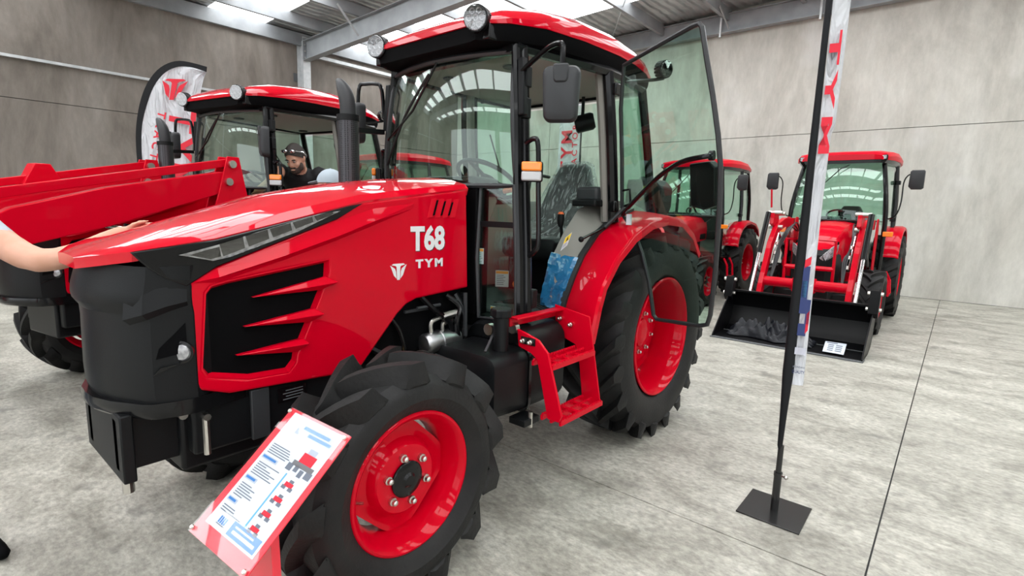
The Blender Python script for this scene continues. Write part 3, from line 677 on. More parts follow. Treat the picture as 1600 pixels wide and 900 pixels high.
    MB().tube([(1.36, .79, .44), (1.36, .79, .52)], .012, 8).build('tank_bolt', 'zinc_bolt', tank)
    [MB().tube([(x+.03, y, .925), (x, y, .925)], .029, 12).build('hose_clamp', 'zinc_bolt', tank) for x, y in ((1.34, .66), (1.45, .6))]
    MB().beam((1.56, .66, .84), (1.40, .60, .95), .012, .006).build('breather_pipe', 'grey_plastic', tank)
    # ---- steps
    st = None
    fr = [U(a, b_, 'X', 1.38) for a, b_ in ((808, 514), (822, 521), (841, 532), (856, 553), (877, 652), (873, 661), (855, 655), (839, 562), (829, 552), (810, 541))]
    st = MB().prism(fr, (-.014, 0, 0)).build('step_frame', 'red_powdercoat', T, bevel=.003)
    MB().prism([Vector((1.0, y, z)) for y, z in ((.655, 1.0), (.88, .965), (.905, .85), (.972, .51), (.945, .492), (.86, .50), (.825, .74), (.80, .80), (.72, .825), (.665, .90))], (-.010, 0, 0)).build('step_side', 'red_powdercoat', st, bevel=.003)
    MB().span((.99, .655, .935), (1.39, .665, .985)).span((.99, .655, .975), (1.39, .715, .985)).build('step_hanger', 'red_powdercoat', st, bevel=.002)
    for (y0, y1, z) in ((.80, .915, .775), (.865, .975, .515)):
        mb = MB()
        for yy in (y0, (y0+y1)/2, y1):
            mb.span((.99, yy-.006, z-.012), (1.37, yy+.006, z+.012))
            for i in range(20):
                x0 = 1.0+.0185*i; mb.add([Vector((x0, yy-.006, z+.012)), Vector((x0+.012, yy-.006, z+.012)), Vector((x0+.006, yy-.006, z+.022)), Vector((x0, yy+.006, z+.012)), Vector((x0+.012, yy+.006, z+.012)), Vector((x0+.006, yy+.006, z+.022))], [(0, 1, 2), (3, 5, 4), (0, 2, 5, 3), (1, 4, 5, 2)])
        for xx in (1.09, 1.19, 1.29): mb.span((xx-.012, y0, z-.008), (xx+.012, y1, z+.006))
        mb.build('step_tread', 'red_powdercoat', st, smooth=False)
    MB().span((1.38, .735, .865), (1.387, .82, .90)).build('bolt_plate', 'black_plastic', st)
    for yy in (.755, .80): put('bolt', BOLT, st, (1.387, yy, .882), (0, 0, -PI/2))
    for yy, zz in ((.70, .93), (.77, .905)): put('bolt', BOLT, st, (1.002, yy, zz), (0, 0, -PI/2))
    MB().span((1.0, .42, .50), (1.38, .70, .52)).build('step_support', 'black_plastic', st)
    # ---- rear fenders
    FPo = [(.94, .80), (.91, .90), (.88, 1.0), (.835, 1.105), (.70, 1.25), (.5, 1.375), (.28, 1.452), (.05, 1.48), (-.2, 1.462), (-.42, 1.362), (-.56, 1.222)]
    FPi = [(.885, .80), (.84, .92), (.805, 1.0), (.735, 1.12), (.645, 1.24), (.50, 1.36), (.29, 1.46), (.07, 1.512), (-.2, 1.492), (-.42, 1.392), (-.56, 1.25)]
    FP = FPi
    for s in (1, -1):
        rg = []
        for (xo, zo), (xi, zi) in zip(FPo, FPi):
            a = Vector((xo, 0, zo-ZR)).normalized()
            def q(y, d): 
                k = (y-.615)/(.86-.615); return Vector((xi+(xo-xi)*k, s*y, zi+(zo-zi)*k))+a*d
            yo = .86
            rg.append([q(.615, .008), q(.63, .012), q(.74, .018), q(yo-.05, .016), q(yo-.012, .008), q(yo, -.008), q(yo, -.045), q(yo-.006, -.045), q(yo-.01, -.012), q(yo-.05, .006), q(.615, .002)])
        fe = MB().loft(rg).build('fender', 'red_paint', T, angle=40)
        rg = [[Vector((x, s*y, z))+Vector((x, 0, z-ZR)).normalized()*d for y, d in ((.578, .0), (.578, .024), (.618, .026), (.618, .0))] for x, z in FPi[:8]]
        MB().loft(rg).build('edge_trim', 'rubber_seal', fe)
        MB().prism([Vector((x, s*.585, z-.01)) for x, z in FPi]+[Vector((-.5, s*.585, .75)), Vector((.80, s*.585, .75))], (0, s*.012, 0)).build('inner_wall', 'black_matt', fe, smooth=False)
        if s > 0:
            sticker('warning_sticker', fe, (-.50, .74, 1.37), (-.0, 1, 0), (.45, 0, .9), .05, .05, 'yellow')
    # ---- cab frame
    cabm = MB()
    def pillar(pts, r, n=8, name='pillar'): return MB().tube(smoothpath(pts, 4), r, n).build(name, 'black_gloss', T)
    for s in (1, -1):
        A = [(1.195, s*.49, 2.33), (1.215, s*.53, 1.95), (1.225, s*.555, 1.6), (1.245, s*.595, 1.25), (1.265, s*.625, .93)]
        pillar(A, .024)
        pillar([(x-.045, y+s*.012, z) for x, y, z in A], .026)
        B = [(.47, s*.60, 2.33), (.43, s*.625, 1.95), (.36, s*.63, 1.45)]
        pillar(B, .034)
        pillar([(x-.05, y-s*.03, z) for x, y, z in B], .03)
        MB().tube(smoothpath([(x+.005, y-s*.055, z) for x, y, z in B], 4), .03, 8, flat=1.).build('pillar_trim', 'interior_grey', T)
        C_ = [(-.05, s*.56, 2.33), (-.16, s*.58, 1.9), (-.28, s*.58, 1.48)]
        pillar(C_, .03)
        pillar([(1.255, s*.615, .90), (.97, s*.62, .88)], .028, 6, 'sill')
        pillar([(1.2, s*.49, 2.325), (.47, s*.60, 2.335), (-.05, s*.56, 2.325)], .03, 6, 'roof_rail')
        # rear quarter glass
        MB().loft([[Vector((.40, s*.615, 2.30)), Vector((.33, s*.615, 1.52)), Vector((-.27, s*.575, 1.52)), Vector((-.06, s*.56, 2.30))], [Vector((.40, s*.61, 2.30)), Vector((.33, s*.61, 1.52)), Vector((-.27, s*.57, 1.52)), Vector((-.06, s*.555, 2.30))]]).build('side_glass', 'cab_glass', T, smooth=False)
        # lower front quarter window beside the bonnet
        qf = [(1.255, .335, 1.63), (1.228, .545, 1.63), (1.245, .585, 1.25), (1.262, .612, .94), (1.285, .365, .925), (1.285, .345, 1.25)]
        qv = [Vector((x+.012, s*y, z)) for x, y, z in qf]
        g = MB().prism(qv, (-.005, 0, 0)).build('quarter_glass', 'cab_glass', T, smooth=False)
        MB().tube([p+Vector((.004, 0, 0)) for p in qv], .012, 6, closed=True).build('seal', 'rubber_seal', g)
        MB().beam((1.275, s*.335, 1.43), (1.25, s*.565, 1.43), .014, .03).build('cross_bar', 'black_plastic', g)
    [MB().beam((x, -y, 2.32), (x, y, 2.32), .05, .05).build('cross_rail', 'black_gloss', T) for x, y in ((1.2, .49), (-.05, .56))]
    # windscreen: curved glass with a black seal
    ny = 17; nz = 9
    def wsp(u, k): 
        z = 1.63+(2.30-1.63)*k
        hy = .545+(.485-.545)*k
        return Vector((1.225-.03*k+.105*(1-u*u)+.02*math.sin(PI*k), u*hy, z))
    g1 = [[wsp(-1+2*i/(ny-1), j/(nz-1)) for i in range(ny)] for j in range(nz)]
    vs = []; fs = []
    for off in (0, .005):
        for row in g1: vs += [p-Vector((off, 0, 0)) for p in row]
    N = ny*nz
    for j in range(nz-1):
        for i in range(ny-1):
            a = j*ny+i; fs.append((a, a+1, a+ny+1, a+ny)); fs.append((N+a, N+a+ny, N+a+ny+1, N+a+1))
    bd = [i for i in range(ny)]+[j*ny+ny-1 for j in range(1, nz)]+[(nz-1)*ny+i for i in range(ny-2, -1, -1)]+[j*ny for j in range(nz-2, 0, -1)]
    for i in range(len(bd)):
        a, b_ = bd[i], bd[(i+1) % len(bd)]; fs.append((a, N+a, N+b_, b_))
    ws_ = MB().add(vs, fs).build('windscreen', 'cab_glass', T, angle=60)
    MB().tube([vs[i]+Vector((.003, 0, 0)) for i in bd], .014, 6, closed=True).build('seal', 'rubber_seal', ws_)
    MB().tube([wsp(.1, .97)+Vector((.03, 0, 0)), wsp(-.25, .62)+Vector((.03, 0, 0)), wsp(-.88, .42)+Vector((.02, 0, 0))], .007, 6).build('wiper_arm', 'black_gloss', T)
    MB().tube(smoothpath([wsp(-.05, .9)+Vector((.014, 0, 0)), wsp(-.45, .6)+Vector((.014, 0, 0)), wsp(-.93, .2)+Vector((.012, 0, 0))], 5), .008, 6).build('wiper_blade', 'rubber', T)
    # rear glass
    MB().prism([(-.065, -.53, 2.28), (-.065, .53, 2.28), (-.28, .55, 1.5), (-.28, -.55, 1.5)], (-.005, 0, 0)).build('rear_glass', 'cab_glass', T, smooth=False)
    # floor, firewall, rear wall
    MB().span((.2, -.60, .86), (1.25, .60, .925)).build('cab_floor', 'black_plastic', T)
    mm = MB().span((.45, -.50, .925), (1.18, .60, .935)).build('floor_mat', 'floor_mat', T)
    mb = MB()
    for i in range(14):
        x0 = .95-.03*i
        mb.beam((x0, .56, .938), (x0-.12, .36, .938), .012, .006).beam((x0-.12, .36, .938), (x0, .16, .938), .012, .006)
    mb.build('mat_rib', 'rubber', mm, smooth=False)
    MB().span((-.38, -.575, .86), (.28, .575, 1.14)).span((-.40, -.575, 1.1), (-.30, .575, 1.5)).build('rear_wall', 'interior_grey', T, bevel=.02)
    MB().span((1.20, -.335, .93), (1.30, .335, 1.62)).build('firewall', 'black_matt', T, bevel=.01)
    # inner fender consoles
    CO = [(.845, .93), (.80, 1.03), (.735, 1.135), (.665, 1.235), (.53, 1.35), (.3, 1.45), (0, 1.5), (-.25, 1.5)]
    CI = [(.80, .93), (.772, 1.05), (.74, 1.15), (.70, 1.25), (.60, 1.38), (.45, 1.52), (.26, 1.575), (-.25, 1.575)]
    for s in (1, -1):
        rg = [[Vector((xo, s*.58, zo)), Vector(((xo+xi)/2+.012, s*.50, (zo+zi)/2+.012)), Vector((xi, s*.42, zi)), Vector((xi-.03, s*.40, zi-.03)), Vector((xi-.05, s*.395, .93)), Vector((xo, s*.58, .925))] for (xo, zo), (xi, zi) in zip(CO, CI)]
        c1 = MB().loft(rg).build('inner_console', 'interior_grey', T, angle=40)
        MB().span((.20, s*.40, 1.57), (.46, s*.56, 1.665)).build('storage_box', 'grey_plastic', c1, bevel=.02)
        MB().span((.12, s*.40, 1.54), (.50, s*.575, 1.585)).build('box_tray', 'black_plastic', c1, bevel=.01)
        if s > 0:
            rw = random.Random(8); rg = []
            for k in range(15):
                t = k/14*3.0; i0 = min(int(t), 2); f_ = t-i0
                xo = CO[i0][0]+(CO[i0+1][0]-CO[i0][0])*f_; zo = CO[i0][1]+(CO[i0+1][1]-CO[i0][1])*f_
                xi = CI[i0][0]+(CI[i0+1][0]-CI[i0][0])*f_; zi = CI[i0][1]+(CI[i0+1][1]-CI[i0][1])*f_
                zo = max(zo, .94); zi = max(zi, .94)
                row = [Vector((xo-.03, s*.588, zo))]
                for m_ in range(9):
                    u = m_/8; row.append(Vector((xo+(xi-xo)*u+.016+rw.uniform(-.004, .010), s*(.588+(.412-.588)*u), zo+(zi-zo)*u+rw.uniform(-.004, .008))))
                row += [Vector((xi-.04, s*.388, zi)), Vector((xi-.06, s*.39, zi))]
                rg.append(row)
            MB().loft(rg).build('protective_wrap', 'blue_wrap', c1, angle=20)
            sticker('warning_sticker', c1, U(884, 378, 'Y', .53)+Vector((.012, .012, .004)), (-.75, .2, .5), (-.35, .1, .85), .06, .085, 'yellow')
        # side lever
        MB().tube([(.52, s*.36, 1.26), (.55, s*.36, 1.42)], .011, 8).build('lever', 'black_plastic', c1)
        lv = MB().lathe([(.012, -.05), (.020, -.03), (.024, .01), (.022, .03), (.010, .04)], (.555, s*.36, 1.455), 'Z', 12).build('lever_knob', 'black_plastic', c1)
    MB().lathe([(.018, 1.466), (.02, 1.475), (.012, 1.487)], (.555, .36, .015), 'Z', 12).build('knob_button', 'orange_plastic', T)
    # hydraulic couplers by the seat base
    MB().tube([(.62, .12, 1.03), (.74, .16, 1.03)], .026, 10).build('park_brake_grip', 'orange_plastic', T)
    MB().tube([(.60, .1, 1.09), (.72, .14, 1.09)], .03, 10).tube([(.72, .14, 1.09), (.74, .15, 1.09)], .02, 8).build('rubber_gaiter', 'black_plastic', T)
    sticker('warning_sticker', T, (.72, .02, 1.05), (-.5, .85, 0), (0, 0, 1), .09, .11)
    # steering column, dash and wheel
    MB().loft([[Vector((x, y, z)) for x, y in ((xa, -wy), (xb, -wy), (xb, wy), (xa, wy))] for z, xa, xb, wy in ((.93, 1.04, 1.2, .07), (1.1, 1.02, 1.2, .09), (1.4, .98, 1.2, .13), (1.56, .92, 1.2, .15), (1.63, .98, 1.2, .15), (1.67, 1.1, 1.2, .14))]).build('steering_column', 'interior_grey', T, bevel=.015)
    MB().loft([[Vector((x, y, z)) for x, y in ((.93, -wy), (1.21, -wy*1.4), (1.21, wy*1.4), (.93, wy))] for z, wy in ((1.58, .16), (1.66, .18), (1.69, .15))]).build('dash', 'black_plastic', T, bevel=.02)
    t_ = Matrix.Rotation(math.radians(-32), 3, 'Y'); c0 = Vector((.86, 0, 1.69))
    sw = MB().tube([c0+t_ @ Vector((.2*math.cos(2*PI*k/32), .2*math.sin(2*PI*k/32), 0)) for k in range(32)], .014, 8, closed=True).build('steering_wheel', 'black_plastic', T)
    mb = MB()
    for a in (0, 120, 240): mb.beam(c0, c0+t_ @ Vector((.195*math.cos(math.radians(a)), .195*math.sin(math.radians(a)), 0)), .03, .012)
    mb.lathe([(.05, -.02), (.05, .01), (.03, .02)], (0, 0, 0), 'Z', 16)
    mb2 = MB().lathe([(.05, -.03), (.05, .01), (.03, .02)], (0, 0, 0), 'Z', 16).moved(lambda p: c0+t_ @ p); m3 = MB()
    for a in (0, 120, 240): m3.beam(c0, c0+t_ @ Vector((.195*math.cos(math.radians(a)), .195*math.sin(math.radians(a)), 0)), .03, .012)
    m3.add(mb2.v, mb2.f).tube([c0, (.99, 0, 1.58)], .03, 10).build('wheel_spoke', 'black_plastic', sw)
    MB().tube([(.95, .12, 1.60), (.93, .24, 1.62)], .010, 8).build('shuttle_stalk', 'black_plastic', T)
    MB().tube([(.94, .21, 1.615), (.93, .27, 1.625)], .016, 8).build('shuttle_grip', 'orange_plastic', T)
    sticker('warning_sticker', T, (1.04, .10, 1.28), (-.7, .7, 0), (0, 0, 1), .06, .10)
    sticker('warning_sticker', T, U(773, 493, 'X', 1.282), (0, 1, .02), (0, 0, 1), .062, .10)
    sticker('warning_sticker', T, U(750, 400, 'X', 1.283), (0, 1, .02), (0, 0, 1), .055, .085)
    # seat wrapped in clear film
    sx = .20
    seat = MB().loft([[Vector((sx+x, y*wy, z)) for x, y in ((-.24, -1), (.0, -1.04), (.24, -1), (.29, -.6), (.30, 0), (.29, .6), (.24, 1), (0, 1.04), (-.24, 1), (-.26, 0))] for z, wy in ((1.17, .20), (1.20, .235), (1.28, .245), (1.315, .22))]).build('seat', 'black_plastic', T, angle=50, bevel=.015)
    rg = []
    for z, xo, wy, th in ((1.26, -.17, .20, .12), (1.36, -.19, .235, .13), (1.52, -.235, .235, .12), (1.68, -.285, .20, .11), (1.78, -.31, .155, .10), (1.835, -.325, .13, .09), (1.86, -.335, .10, .05)):
        rg.append([Vector((sx+xo+x*th, y*wy, z)) for x, y in ((.5, -.85), (.62, -.5), (.5, 0), (.62, .5), (.5, .85), (.2, 1), (-.4, .9), (-.5, 0), (-.4, -.9), (.2, -1))])
    bk = MB().loft(rg).build('backrest', 'black_plastic', seat, angle=50)
    rg2 = []
    rnd = random.Random(3)
    for i, (z, xo, wy, th) in enumerate(((1.23, -.1, .27, .33), (1.30, -.06, .29, .36), (1.36, -.12, .285, .28), (1.45, -.20, .27, .19), (1.56, -.245, .258, .17), (1.68, -.285, .225, .15), (1.78, -.312, .18, .135), (1.845, -.33, .15, .12), (1.875, -.335, .11, .06))):
        ring = []
        for k in range(28):
            a = 2*PI*k/28; rx = math.cos(a); ry = math.sin(a); j = 1+rnd.uniform(-.04, .06)
            ring.append(Vector((sx+xo+th*.62*rx*j, wy*j*(abs(ry)**.7)*(1 if ry > 0 else -1), z+rnd.uniform(-.01, .01))))
        rg2.append(ring)
    MB().loft(rg2).build('film_cover', 'clear_film', seat, angle=60)
    emblem('seat_badge', (sx-.245, -.0, 1.765), (0, 1, 0), (-.15, 0, 1), .03, 'grey_decal', seat)
    MB().loft([[Vector((sx+x*.2, y*.2, z)) for x, y in ((-1, -1), (1, -1), (1, 1), (-1, 1))] for z in (.93, 1.17)]).build('seat_base', 'black_matt', seat)
    MB().tube(smoothpath([(.0, -.36, 1.45), (-.02, -.36, 1.72), (-.10, -.36, 1.78), (-.28, -.36, 1.78)], 4), .014, 8).build('grab_rail', 'black_plastic', T)
    # black ventilation box behind the rear post
    tb = MB().loft([[Vector((x, y, z)) for y, z in ((.28, 1.50), (.56, 1.50), (.58, 1.56), (.58, 1.70), (.52, 1.76), (.30, 1.76))] for x in (-.62, -.40)]).build('rear_box', 'black_plastic', T, bevel=.015)
    sticker('warning_sticker', tb, (-.398, .47, 1.68), (0, 1, 0), (0, 0, 1), .07, .06, 'yellow')
    # headliner
    MB().prism([(1.2, -.48, 2.315), (1.2, .48, 2.315), (.47, .57, 2.325), (-.06, .54, 2.315), (-.06, -.54, 2.315), (.47, -.57, 2.325)], (0, 0, .03)).build('headliner', 'headliner', T, smooth=False)
    for (x, y) in ((.95, .25), (.95, -.25), (.1, .36), (.1, -.36)):
        MB().lathe([(.05, 2.312), (.045, 2.304), (.02, 2.306)], (x, y, 0), 'Z', 16).build('air_vent', 'black_plastic', T)
    MB().lathe([(.05, 0), (.062, .01), (.062, .12), (.05, .14)], (0, 0, 0), 'Y', 18).moved(lambda p: Vector((.05, .10, 2.12))+Euler((.25, 0, .5)).to_matrix() @ p).tube([(.05, .16, 2.14), (.05, .16, 2.31)], .012).build('rear_speaker', 'black_plastic', T)
    # ---- roof
    RS = [(1.39, .40, 2.405, 2.425), (1.36, .45, 2.40, 2.455), (1.27, .515, 2.41, 2.505), (1.08, .59, 2.42, 2.555), (.78, .632, 2.425, 2.595), (.42, .642, 2.43, 2.605), (.2, .635, 2.425, 2.58), (.02, .62, 2.41, 2.54), (-.12, .58, 2.40, 2.485), (-.15, .54, 2.395, 2.44)]
    rg = []
    for X, hw, zl, zt in RS:
        sec = [(1, 0), (1.005, .25), (.975, .5), (.88, .75), (.72, .93), (.66, .90), (.35, 1.), (0, 1.02)]
        half = [(hw*a, zl+(zt-zl)*b_) for a, b_ in sec]
        rg.append([Vector((X, y, z)) for y, z in half]+[Vector((X, -y, z)) for y, z in half[-2::-1]]+[Vector((X, -hw*.9, zl-.005)), Vector((X, hw*.9, zl-.005))])
    roof = MB().loft(rg).build('roof', 'red_gloss', T, angle=30)
    rg = []
    for X, hw, zl, zt in RS:
        rg.append([Vector((X-.01*(X > 1)+.01*(X < 0), y, z)) for y, z in ((hw*.995, zl+.004), (hw*.985, zl-.04), (hw*.95, zl-.075), (hw*.86, 2.325), (-hw*.86, 2.325), (-hw*.95, zl-.075), (-hw*.985, zl-.04), (-hw*.995, zl+.004))])
    MB().loft(rg).build('roof_skirt', 'black_matt', roof, angle=30)
    MB().loft([[Vector((.62, -.25, 2.58)), Vector((.62, .25, 2.58)), Vector((.12, .28, 2.55)), Vector((.12, -.28, 2.55))], [Vector((.56, -.22, 2.628)), Vector((.56, .22, 2.628)), Vector((.17, .25, 2.61)), Vector((.17, -.25, 2.61))]]).build('roof_hatch', 'red_paint', roof, bevel=.015)
    # work lamps
    lamp('work_lamp', T, (1.395, .405, 2.42), (.93, .36, -.08))
    lamp('work_lamp', T, (1.395, -.395, 2.42), (.93, .30, -.08))
    for s in (1, -1):
        MB().span((1.28, s*.36, 2.33), (1.36, s*.46, 2.40)).beam((1.33, s*.41, 2.36), (1.38, s*.41, 2.40), .03, .012).build('lamp_bracket', 'black_gloss', T, bevel=.006)
        lr = lamp('rear_work_lamp', T, (-.05, s*.715, 2.44), (.35, s*.93, -.05) if s > 0 else (-.9, -.4, 0), .055)
        MB().tube([(.30, s*.60, 2.31), (.0, s*.67, 2.37), (-.05, s*.71, 2.385)], .012, 6).build('lamp_arm', 'black_gloss', T)
        MB().ball((.18, s*.60, 2.37), (.05, .02, .03), 12, 6).build('marker_lamp', 'black_plastic', T)
    # mirrors
    for s in (1, -1):
        mc = Vector((1.25, s*.82, 2.045)); d = Vector((.88, s*.48, 0)).normalized()
        if s < 0: mc = Vector((1.30, -.76, 2.03)); d = Vector((.98, -.15, 0)).normalized()
        q = Matrix((( -d.y, d.x, 0), (d.x, d.y, 0), (0, 0, 1))).transposed(); q = Matrix(((-d.y, d.x, 0), (d.x, d.y, 0), (0, 0, 1)))
        rg = []
        for dep, k in ((-.025, .98), (-.015, 1.), (.015, 1.), (.035, .93), (.046, .75)):
            pr = []
            for cx_, cz_, a0 in ((1, 1, 0), (-1, 1, 90), (-1, -1, 180), (1, -1, 270)):
                for i in range(5):
                    a = math.radians(a0+22.5*i); r_ = .035
                    wd_ = (.088 if cz_ > 0 else .080)
                    lx = (cx_*(wd_-r_)+r_*math.cos(a))*k; lz = (cz_*(.125-r_)+r_*math.sin(a))*k
                    pr.append(mc+q @ Vector((lx, dep, lz)))
            rg.append(pr)
        mir = MB().loft(rg).build('mirror', 'grey_plastic', T, angle=40)
        MB().loft([[mc+q @ Vector((x, y, z)) for x, z in ((-.035, .128), (.035, .128), (.035, .06), (.025, .045), (-.025, .045), (-.035, .06))] for y in (.03, .053)]).build('mirror_clip', 'grey_plastic', mir, bevel=.008)
        if s > 0: arm = [(1.20, .535, 2.19), (1.215, .57, 2.205), (1.24, .72, 2.265), (1.25, .80, 2.275), (1.25, .82, 2.25), (1.25, .82, 2.16)]
        else: arm = [(1.20, -.60, 2.06), (1.20, -.615, 2.20), (1.205, -.63, 2.265), (1.22, -.66, 2.28), (1.24, -.74, 2.285), (1.26, -.78, 2.27), (1.27, -.785, 2.15)]
        MB().tube(smoothpath(arm, 4), .0125, 8).build('mirror_arm', 'black_gloss', mir)
        MB().beam((1.20, s*.54, 2.26), (1.21, s*.56, 1.98), .04, .035).build('mirror_mount', 'black_plastic', mir, bevel=.006)
        # indicator
        ic = Vector((1.235, s*.655, 1.70)); dd = Vector((.82, s*.56, 0)).normalized(); qq = Matrix(((-dd.y*s, dd.x, 0), (dd.x*s, dd.y, 0), (0, 0, 1)))
        def bx(x0, x1, y0, y1, z0, z1): return MB().span((x0, y0, z0), (x1, y1, z1)).moved(lambda p: ic+qq @ p)
        ind = bx(-.058, .05, -.04, -.002, -.05, .05).build('indicator', 'black_plastic', T, bevel=.01)
        bx(-.055, .045, -.003, .022, .002, .047).build('amber_lens', 'amber_lens', ind, bevel=.008)
        bx(-.055, .045, -.003, .022, -.046, .0).build('clear_lens', 'clear_lens', ind, bevel=.008)
        MB().tube([(1.22, s*.58, 1.67), ic+Vector((0, -s*.03, -.02))], .012, 8).build('indicator_stalk', 'black_plastic', ind)
        # grab handle by the door opening
        MB().tube(smoothpath([(1.19, s*.57, 1.845), (1.19, s*.62, 1.865), (1.185, s*.645, 1.83), (1.19, s*.66, 1.6), (1.195, s*.675, 1.36), (1.20, s*.655, 1.30), (1.205, s*.605, 1.265)], 4), .0135, 8).build('grab_handle', 'black_gloss', T)
        # mirror/door hardware on the pillar
        for zz in (2.17, 2.02, 1.05): MB().span((1.16, s*.535, zz-.05), (1.205, s*.575, zz+.05)).moved(lambda p, zz=zz, s=s: Vector((p.x, p.y+s*.10*max(0, (1.95-zz))/1.0*.9, p.z))).build('hinge_block', 'black_plastic', T, bevel=.006)
        MB().tube([(.52, s*.30, 2.02), (.2, s*.48, 1.80)], .006, 6).build('gas_strut', 'black_gloss', T) if s < 0 else None
    # ---- exhaust stack on the far side of the bonnet
    ex = MB().tube([(1.5, -.545, 1.35), (1.5, -.545, 2.03)], .062, 28).build('exhaust', 'perforated_steel', T)
    [MB().tube([(1.5, -.545, a), (1.5, -.545, b_)], .066, 24).build('guard_band', 'black_plastic', ex) for a, b_ in ((1.30, 1.38), (2.0, 2.035))]
    pp = [(1.5, -.545, 1.98), (1.5, -.545, 2.06), (1.5, -.553, 2.12), (1.5, -.578, 2.175), (1.5, -.615, 2.222), (1.5, -.652, 2.25)]
    MB().tube(smoothpath(pp, 4), [.046]*9+[.046, .045, .044, .042, .040, .037, .033, .029, .025, .020, .015, .008], 18).build('exhaust_pipe', 'grey_plastic', ex)
    MB().tube([(1.5, -.545, 1.38), (1.5, -.545, 1.2), (1.52, -.40, 1.1), (1.55, -.28, 1.1)], .035, 10).build('exhaust_elbow', 'cast_iron', ex)
    MB().beam((1.5, -.52, 1.95), (1.24, -.56, 1.97), .03, .03).build('exhaust_stay', 'black_plastic', ex)
    return T
def build_door(T):
    # open door: glass hinged on the rear post, swung out
    ht = Vector((.455, .635, 2.31)); hb = Vector((.335, .645, 1.50))
    k1 = U(975, 100, 'Y', .66)
    outl = [U(978, 99, 'Y', .68), Vector((.60, .93, 2.37)), Vector((.80, 1.275, 2.395)), None]
    # plane of the door: through hinge line and free edge
    top = Vector((.80, 1.28, 2.385)); bot = Vector((.555, 1.345, .925))
    n_ = (bot-hb).cross(top-hb).normalized()
    def D(px, py):
        d = _f+_r*((px-800)/FPX)-_u*((py-450)/FPX); t = (hb-CAM).dot(n_)/d.dot(n_); return CAM+d*t
    px = [(975, 102), (1030, 70), (1082, 41), (1092, 37), (1097, 42), (1104, 90), (1114, 150), (1122, 210), (1126, 260), (1124, 330), (1118, 420), (1110, 492), (1105, 507), (1094, 509), (1060, 504), (1026, 499), (1021, 492), (1014, 440), (1003, 395), (990, 360), (972, 334), (972, 250), (970, 170)]
    P = [D(*p) for p in px]
    mid = sum(P, Vector())/len(P)
    door = MB().prism(P, n_*.005).build('cab_door', 'cab_glass', T, smooth=False)
    MB().tube(P, .0125, 8, closed=True).build('door_seal', 'rubber_seal', door)
    a = D(1112, 243); b_ = D(1095, 248); 
    off = n_*(.05 if n_.dot(CAM-hb) > 0 else -.05)
    MB().tube(smoothpath([a, a+off*.8, D(1075, 252)+off, D(1040, 275)+off, D(1012, 302)+off, D(985, 328)+off*.8, D(978, 334)+off*.3], 4), .013, 8).build('pull_handle', 'black_gloss', door)
    MB().lathe([(.001, -.01), (.024, -.01), (.024, .012), (.001, .014)], a, 'Y', 14).build('handle_foot', 'black_plastic', door)
    # latch box on the glass
    lb = [D(1078, 256), D(1108, 252), D(1118, 262), D(1117, 322), D(1100, 328), D(1080, 322)]
    MB().prism([p+off*.1 for p in lb], off*-.9).build('door_latch', 'black_plastic', door, bevel=.006)
    q = [D(988, 263), D(1002, 258), D(1030, 258), D(1048, 262), D(1048, 322), D(1030, 322), D(1000, 318), D(988, 310)]
    # hinge loop and gas strut
    MB().tube([D(972, 298), D(984, 296), D(985, 318), D(976, 322)], .008, 6).build('hinge_loop', 'black_gloss', door)
    MB().tube([D(976, 325), U(945, 355, 'Y', .62), U(908, 374, 'Y', .60)], .008, 8).build('gas_strut', 'black_gloss', door)
    MB().tube([D(976, 325), U(945, 355, 'Y', .62)], .013, 8).build('strut_body', 'grey_plastic', door)
    MB().ball(U(908, 374, 'Y', .60), .018, 10, 6).build('strut_end', 'black_plastic', door)
    tg = D(985, 342)+off*.2
    xd = Vector((-.6, .7, 0)).normalized()
    MB().prism([tg+xd*x+Vector((0, 0, z)) for x, z in ((-.016, -.035), (.016, -.035), (.016, .03), (-.016, .03))], off*.03).build('swing_tag', 'paper', door, smooth=False)
    [MB().span((x, .61, z), (x+.07, .66, z+.07)).build('door_hinge', 'black_gloss', door, bevel=.008) for x, z in ((.40, 2.2), (.34, 1.51))]
    return door
MAIN = build_tractor()
build_door(MAIN)

# ================================================================== SECOND LARGE TRACTOR (same model, with loader)
LEFT = copy_tree(MAIN, None, skip=('cab_door', 'number_shadow', 'number_lettering', 'brand_lettering', 'badge', 'front_bracket', 'hitch_pin', 'drop_pin', 'lock_pin', 'bracket_plate'))
LEFT.location = (.01, -3.17, 0); LEFT.rotation_euler = (0, 0, math.radians(11))
tag(LEFT, 'red cab tractor with a front loader, a bearded man leaning from its doorway', 'tractor')
def loader(T, Y, tower, arm, lift=None, knee=None, matp='red_powdercoat', h=.2):
    for s in (1, -1):
        y = s*Y
        tw = MB().prism([Vector((x, y-.05, z)) for x, z in tower], (0, .012, 0)).prism([Vector((x, y+.04, z)) for x, z in tower], (0, .012, 0))
        tws = MB().prism([Vector((x, y+.04, z)) for x, z in tower], (0, .012, 0)).build('loader_tower', matp, T, bevel=.004)
        MB().prism([Vector((x, y-.05, z)) for x, z in tower], (0, .012, 0)).build('tower_plate', matp, tws, bevel=.004)
        a = MB().loft([[Vector((x, y+o, z+dz)) for o, dz in ((-.035, -hh/2), (.035, -hh/2), (.035, hh/2), (-.035, hh/2))] for x, z, hh in arm]).build('loader_arm', matp, T, bevel=.005)
        for x, z in (tower[0], tower[-1]):
            pass
    return T
